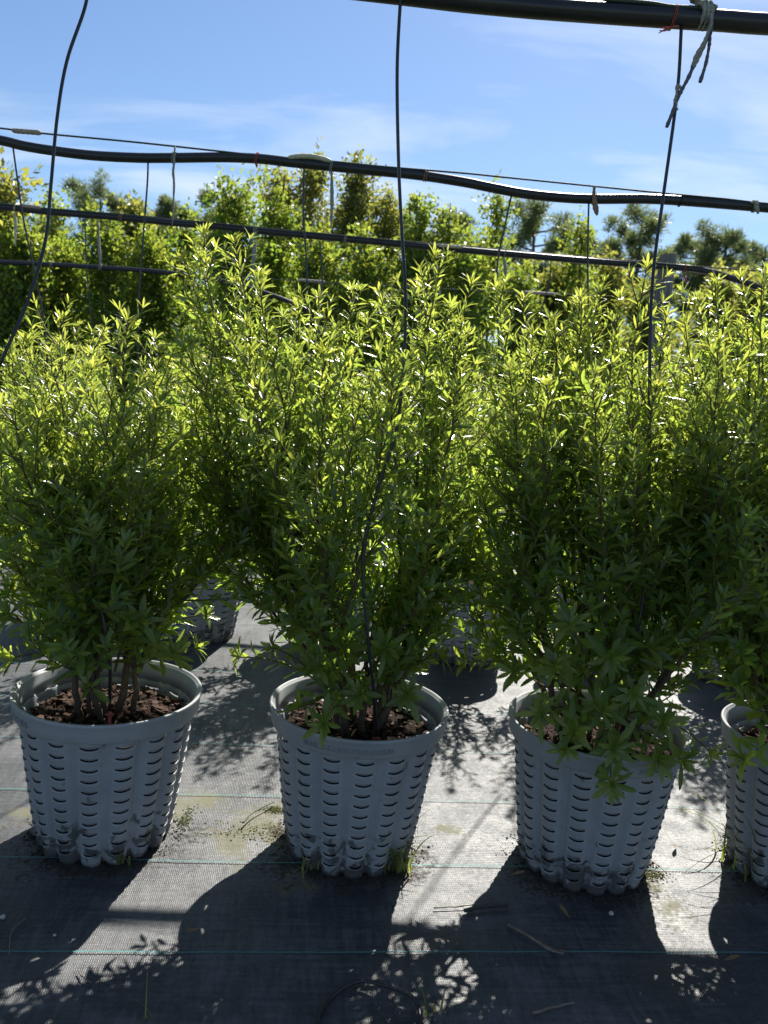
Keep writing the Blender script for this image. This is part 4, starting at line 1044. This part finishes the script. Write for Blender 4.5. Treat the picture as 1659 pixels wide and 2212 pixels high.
def pine(i, dx, dy, Y, wpx, label):
    rg = np.random.default_rng(900 + i); top = at(dx, dy, Y); H = top[2]; rad = 1.2 * wpx * KD / FPX * Y
    root = empty('pine_tree', (top[0], top[1], 0)); tag(root, label, 'tree', 'far pines on the skyline')
    n = 12; t = np.linspace(0, 1, n)
    S = np.stack([np.cumsum(rg.normal(0, 0.05, n)), np.cumsum(rg.normal(0, 0.05, n)), t * H * 0.96], 1)
    mb = MB(); mb.tube(S, 0.15 * (1 - t) + 0.04, sides=7)
    ctr = []
    nb = 26
    for b in range(nb):
        h = 0.42 + 0.55 * (b + rg.uniform(0, 1)) / nb; q = np.array([np.interp(h, t, S[:, k]) for k in range(3)])
        u = (h - 0.42) / 0.58; ln = rad * (0.75 + 0.45 * math.sin(math.pi * (0.15 + 0.75 * u))) * rg.uniform(0.5, 1.1) * (1.08 - 0.30 * u ** 2)
        a = b * GOLD + rg.normal(0, 0.5); e = q + ln * np.array([math.cos(a), math.sin(a), rg.uniform(0.05, 0.45)]); e[2] = min(e[2], H - rg.uniform(0, 0.05) * H)
        B = bez(q, 0.5 * (q + e) + np.array([0, 0, -0.1 * ln]), e, 6)
        mb.tube(B, np.linspace(0.05, 0.018, 6), sides=4, cap=False)
        for k in range(15):
            s = rg.uniform(0.62, 1.05); j = min(4, int(s * 5)); p = B[j] + (B[j + 1] - B[j]) * (s * 5 - j)
            ctr.append(p + rg.normal(0, rad * 0.11, 3) + np.array([0, 0, 0.08]))
    obj('trunk', mb.mesh('trunk', M_TRUNK), root)
    C = np.array(ctr); m = 40; nt = len(C)
    D = unit(rg.normal(0, 1, (nt * m, 3)) + np.array([0, 0, 0.55])); P = np.repeat(C, m, 0) + D * 0.06 + rg.normal(0, 0.05, (nt * m, 3))
    N = unit(np.cross(D, rg.normal(0, 1, (nt * m, 3))))
    ca = np.repeat(rg.normal(0.4, 0.25, nt), m)
    LV = dict(P=P, D=D, N=N, L=rg.uniform(0.22, 0.42, nt * m), W=np.full(nt * m, 0.040), fold=np.full(nt * m, 0.1), curl=np.zeros(nt * m), age=np.clip(ca, 0, 1), rnd=rg.uniform(0, 1, nt * m))
    obj('crown', leaves_mesh('crown', LV, 'diamond', M_PINE), root)
PN = [(215, 388, 42, 62, 'broad pine rising behind the trees at the left'), (372, 418, 44, 36, 'small pine left of the tall shrub on the skyline'), (300, 440, 50, 60, 'hazy pine behind the round-topped tree'),
      (478, 425, 40, 46, 'dark pine half behind the bright young tree above the tall shrub'), (870, 440, 48, 44, 'far pine behind the centre drip tube'),
      (1165, 428, 40, 66, 'big round pine right of centre on the skyline'), (1290, 495, 46, 55, 'low pine between the two tall right-hand pines'),
      (1395, 452, 38, 62, 'tall open pine above the grey post'), (1510, 497, 44, 50, 'pine right of the grey post'), (1588, 482, 42, 52, 'pine near the right edge with its trunk showing'), (1655, 512, 46, 50, 'pine at the right edge of the skyline'),
      (60, 470, 50, 70, 'far pine mostly hidden by the trees at the far left'), (720, 440, 52, 70, 'far pine hidden behind the slim dull green trees'), (1010, 470, 52, 70, 'far pine hidden behind the upright shoots')]
for i, q in enumerate(PN): pine(i, *q)

# ------------------------------------------------------------------ small things on the fabric
def grass_tuft(cx, cy, n, h, seed, label, lean=(0, 0), spread=0.03, wk=1.0):
    rg = np.random.default_rng(seed)
    root = empty('grass_tuft', (cx, cy, 0.0)); tag(root, label, 'grass', 'weeds growing at the pots')
    for i in range(n):
        a = rg.uniform(0, 6.28); L_ = h * rg.uniform(0.5, 1.15); o = np.array([rg.normal(0, spread), rg.normal(0, spread * 0.6), 0.0])
        d = np.array([math.cos(a) * rg.uniform(0.2, 1.0) + lean[0], math.sin(a) * rg.uniform(0.2, 1.0) + lean[1], 0])
        k = 8; t = np.linspace(0, 1, k)
        C = o + d * (L_ * 0.75) * (t ** 1.6)[:, None]; C[:, 2] = L_ * (t * 1.05 - 0.75 * rg.uniform(0.3, 1.2) * t ** 2.2); C[:, 2] = np.maximum(C[:, 2], 0.004)
        w = wk * rg.uniform(0.0016, 0.0032) * (1 - t) ** 0.6 + 0.0003
        s = unit(np.cross(unit(np.gradient(C, axis=0)), [0, 0, 1.0]))
        V = np.empty((3 * k, 3)); V[0::3] = C + s * w[:, None]; V[1::3] = C - np.array([0, 0, 0.0008]); V[2::3] = C - s * w[:, None]
        F = []
        for j in range(k - 1):
            F += [(3 * j, 3 * j + 1, 3 * j + 4, 3 * j + 3), (3 * j + 1, 3 * j + 2, 3 * j + 5, 3 * j + 4)]
        me = new_mesh('blade', V, F, M_GRASS, True, {'age': np.full(len(V), rg.uniform(0.0, 0.9)), 'rnd': np.full(len(V), rg.uniform())})
        obj('blade', me, root)
def on_ground(dx, dy): q = ground(dx, dy); return q[0], q[1]
grass_tuft(*on_ground(858, 1880), 38, 0.16, 1, 'green grass tuft at the right foot of the middle pot', (0.05, -0.1), 0.018)
grass_tuft(*on_ground(665, 1885), 8, 0.10, 2, 'sparse grass at the left foot of the middle pot', (-0.1, -0.1), 0.02)
grass_tuft(*on_ground(1650, 1905), 22, 0.26, 3, 'long pale weed blades arching from the foot of the right edge pot', (-0.35, -0.15), 0.035)
grass_tuft(*on_ground(1590, 1850), 14, 0.20, 4, 'weed blades beside the left foot of the right edge pot', (-0.3, -0.1), 0.03)
grass_tuft(*on_ground(1205, 1890), 7, 0.12, 5, 'thin grass against the left front of the pot with drooping sprigs', (0.0, -0.2), 0.02)
grass_tuft(*on_ground(262, 1870), 7, 0.07, 6, 'few dry blades in front of the left pot', (0.0, -0.3), 0.02)
grass_tuft(*on_ground(1325, 1920), 6, 0.06, 7, 'tiny green weed in front of the pot with drooping sprigs', (0.0, 0.0), 0.012)
grass_tuft(*on_ground(940, 2200), 4, 0.09, 8, 'single green blades at the bottom edge in the middle', (0.1, -0.1), 0.012, 0.8)
grass_tuft(*on_ground(325, 2215), 3, 0.10, 9, 'dry grass stems at the bottom edge on the left', (-0.1, 0.1), 0.008, 0.35)
def litter(name, pts, r, mt, label, cat, z=0.006, fork=None):
    P = np.array([ground(x, y, z) for x, y in pts]); P = smooth_path(P, 20)
    rg = np.random.default_rng(len(label)); P[:, 2] += np.abs(np.cumsum(rg.normal(0, 0.0006, 20))) + 0.0005
    mb = MB(); mb.tube(P, np.linspace(r, r * 0.6, 20) * (1 + 0.1 * rg.normal(0, 1, 20)), sides=6)
    if fork:
        Q = smooth_path(np.array([ground(x, y, z + 0.002) for x, y in fork]), 10); mb.tube(Q, np.linspace(r * 0.6, r * 0.3, 10), sides=5)
    return tag(obj(name, mb.mesh(name, mt)), label, cat)
litter('dry_stick', [(1098, 1998), (1150, 2030), (1185, 2052), (1218, 2064)], 0.0036, M_DEAD, 'dry grey stick lying across the cyan line right of centre', 'stick', 0.006, [(1160, 2032), (1190, 2048), (1226, 2056)])
litter('dry_stick', [(1735 * .54, 1962), (1010, 1958), (1075, 1948)], 0.0014, M_DEAD, 'thin straw lying above the dark strip right of centre', 'straw', 0.005)
litter('black_strip', [(1003, 1968), (1040, 1960), (1085, 1957), (1098, 1957)], 0.0042, M_TUBE, 'short black plastic strip lying right of the middle pot front', 'strip', 0.007)
litter('dry_stick', [(1150, 2190), (1185, 2180), (1240, 2166)], 0.003, M_DEAD, 'broken stick near the bottom edge right of centre', 'stick', 0.006)
litter('dry_stick', [(55, 1985), (25, 2015), (20, 2065)], 0.0016, M_DEAD, 'bent dry stem near the left edge', 'stem', 0.005)
litter('dry_stick', [(170, 2098), (178, 2112), (198, 2124)], 0.0014, M_DEAD, 'tiny curled straw below the cyan line at the left', 'straw', 0.005)
litter('dry_stick', [(1305, 1790), (1390, 1850), (1440, 1890)], 0.0012, M_DEAD, 'thin straw on the sunlit fabric between the two right pots', 'straw', 0.005)
litter('fallen_straw', [(525, 1778), (550, 1755), (592, 1733)], 0.0022, M_CABLE, 'long green blade lying on the sunlit fabric left of the middle pot', 'blade', 0.012)
# black tube lying in a loop at the bottom edge
P = smooth_path(np.array([ground(685, 2260, 0.006), ground(690, 2195, 0.006), ground(720, 2150, 0.006), ground(775, 2120, 0.014), ground(835, 2130, 0.02), ground(885, 2150, 0.02), ground(905, 2180, 0.012), ground(910, 2260, 0.008)]), 70)
V, F = tube(P, 0.0036, sides=8)
tag(obj('loose_drip_tube', new_mesh('loose_drip_tube', V, F, M_TUBE, True)), 'black drip tube lying in a loop on the fabric at the bottom edge', 'drip tube')
# red dripper stakes in the mulch
def stake(c, dx, dy, Y, h, label):
    p = at(dx, dy, Y); root = empty('dripper_stake', (p[0], p[1], SOILZ)); tag(root, label, 'stake', 'dripper stakes in the mulch')
    mb = MB(); mb.tube([(0, 0, -0.02), (0, 0, h * 0.6), (0.001, 0, h)], [0.0035, 0.0042, 0.0038], sides=6); obj('shaft', mb.mesh('shaft', M_STAKE, False), root)
    mb = MB(); mb.tube([(-0.009, 0, h * 0.82), (0.009, 0, h * 0.86)], [0.003, 0.003], sides=6); obj('barb', mb.mesh('barb', M_STAKE, False), root)
stake(A_, 236, 1560, A_[1] - 0.10, 0.045, 'red plastic dripper stake in the mulch of the left pot')
stake(B_, 815, 1590, B_[1] - 0.10, 0.020, 'small orange-red dripper end in the mulch of the middle pot')
# crumbs of soil and moss gathered at the pot feet, pale grit
def crumbs(name, label, cat, mt, spots, n, r0, r1, seed, flat=0.6):
    rg = np.random.default_rng(seed); mb = MB()
    ico = bmesh.new(); bmesh.ops.create_icosphere(ico, subdivisions=1, radius=1.0)
    iv = np.array([v.co[:] for v in ico.verts]); ifc = [tuple(v.index for v in f.verts) for f in ico.faces]; ico.free()
    for i in range(n):
        x, y, sx, sy = spots[rg.integers(0, len(spots))]
        r = rg.uniform(r0, r1) * rg.uniform(0.5, 1)
        V = iv * r * rg.uniform(0.6, 1.3, 3) * np.array([1, 1, flat]) * (1 + rg.normal(0, 0.12, (len(iv), 1)))
        mb.add(V + np.array([x + rg.normal(0, sx), y + rg.normal(0, sy), r * flat * 0.5]), ifc)
    return tag(obj(name, mb.mesh(name, mt, False)), label, cat, None, 'stuff')
foot = []
for k in 'ABCD':
    cx, cy = ROW1[k]
    for a in np.linspace(-2.4, 2.4, 13): foot.append((cx + 0.160 * math.sin(a), cy - 0.160 * math.cos(a), 0.017, 0.014))
crumbs('soil_crumbs', 'dark soil crumbs scattered round the feet of the front pots', 'soil', M_DIRT, foot, 2600, 0.0008, 0.0038, 21)
ms = [(*on_ground(1405, 1890), 0.022, 0.012), (*on_ground(592, 1750), 0.014, 0.010), (*on_ground(400, 1770), 0.010, 0.03), (*on_ground(545, 1800), 0.06, 0.025)]
crumbs('moss_patches', 'low mossy clumps beside the pot feet in the sun', 'moss', M_MOSS, ms, 1500, 0.0008, 0.0030, 22, 0.5)
rgp = np.random.default_rng(31)
for i, (dx, dy) in enumerate([(6, 1983), (118, 2022), (1290, 1900), (1320, 1975), (1160, 1855)]):
    mb = bmesh.new(); bmesh.ops.create_icosphere(mb, subdivisions=2, radius=0.0045 * rgp.uniform(0.6, 1.2))
    for v in mb.verts: v.co *= 1 + rgp.normal(0, 0.12)
    me = bpy.data.meshes.new('pebble'); mb.to_mesh(me); mb.free(); me.materials.append(M_STONE)
    q = ground(dx, dy); o = obj('pebble', me, None, (q[0], q[1], 0.002))
    tag(o, ['pale pebble at the left edge on the shaded fabric', 'pale pebble in the shade left of the cyan line', 'pale pebble in front of the pot with drooping sprigs', 'pale pebble in the shadow below that pot', 'pale pebble left of the drooping-sprig pot foot'][i], 'pebble', 'pale pebbles')
# fallen leaves on the fabric
fl = [(1100, 1895), (720, 1740), (1460, 1830), (560, 1320), (1230, 1990), (430, 2010), (1560, 2080)]
lbl = ['curled dead leaf in the shade between the middle pots', 'small dead leaf on the lit fabric left of the middle pot', 'dead leaf on the sunlit strip between the right pots', 'brown leaf on the fabric between the rows', 'dead leaf on the dark fabric below the right pot', 'dead leaf in the dappled light at lower left', 'dead leaf at the lower right']
M_DEADLEAF = leaf_mat('dead_leaf', (0.20, 0.13, 0.07), (0.28, 0.19, 0.09), (0.2, 0.12, 0.04), (0.3, 0.2, 0.06), 0.6, 0.3, 0.25, False)
for i, (dx, dy) in enumerate(fl):
    one = dict(P=np.zeros((1, 3)), D=unit(np.array([[math.cos(i * 2.1), math.sin(i * 2.1), 0.1]])), N=np.array([[0, 0, 1.]]), L=np.array([0.035]), W=np.array([0.012]), fold=np.array([0.6]), curl=np.array([-0.25]), age=np.array([0.5]), rnd=np.array([0.2 * i % 1]))
    q = ground(dx, dy); tag(obj('fallen_leaf', leaves_mesh('fallen_leaf', one, 'toothed', M_DEADLEAF), None, (q[0], q[1], 0.006)), lbl[i], 'leaf', 'fallen leaves')
print('leaf counts', COUNT)
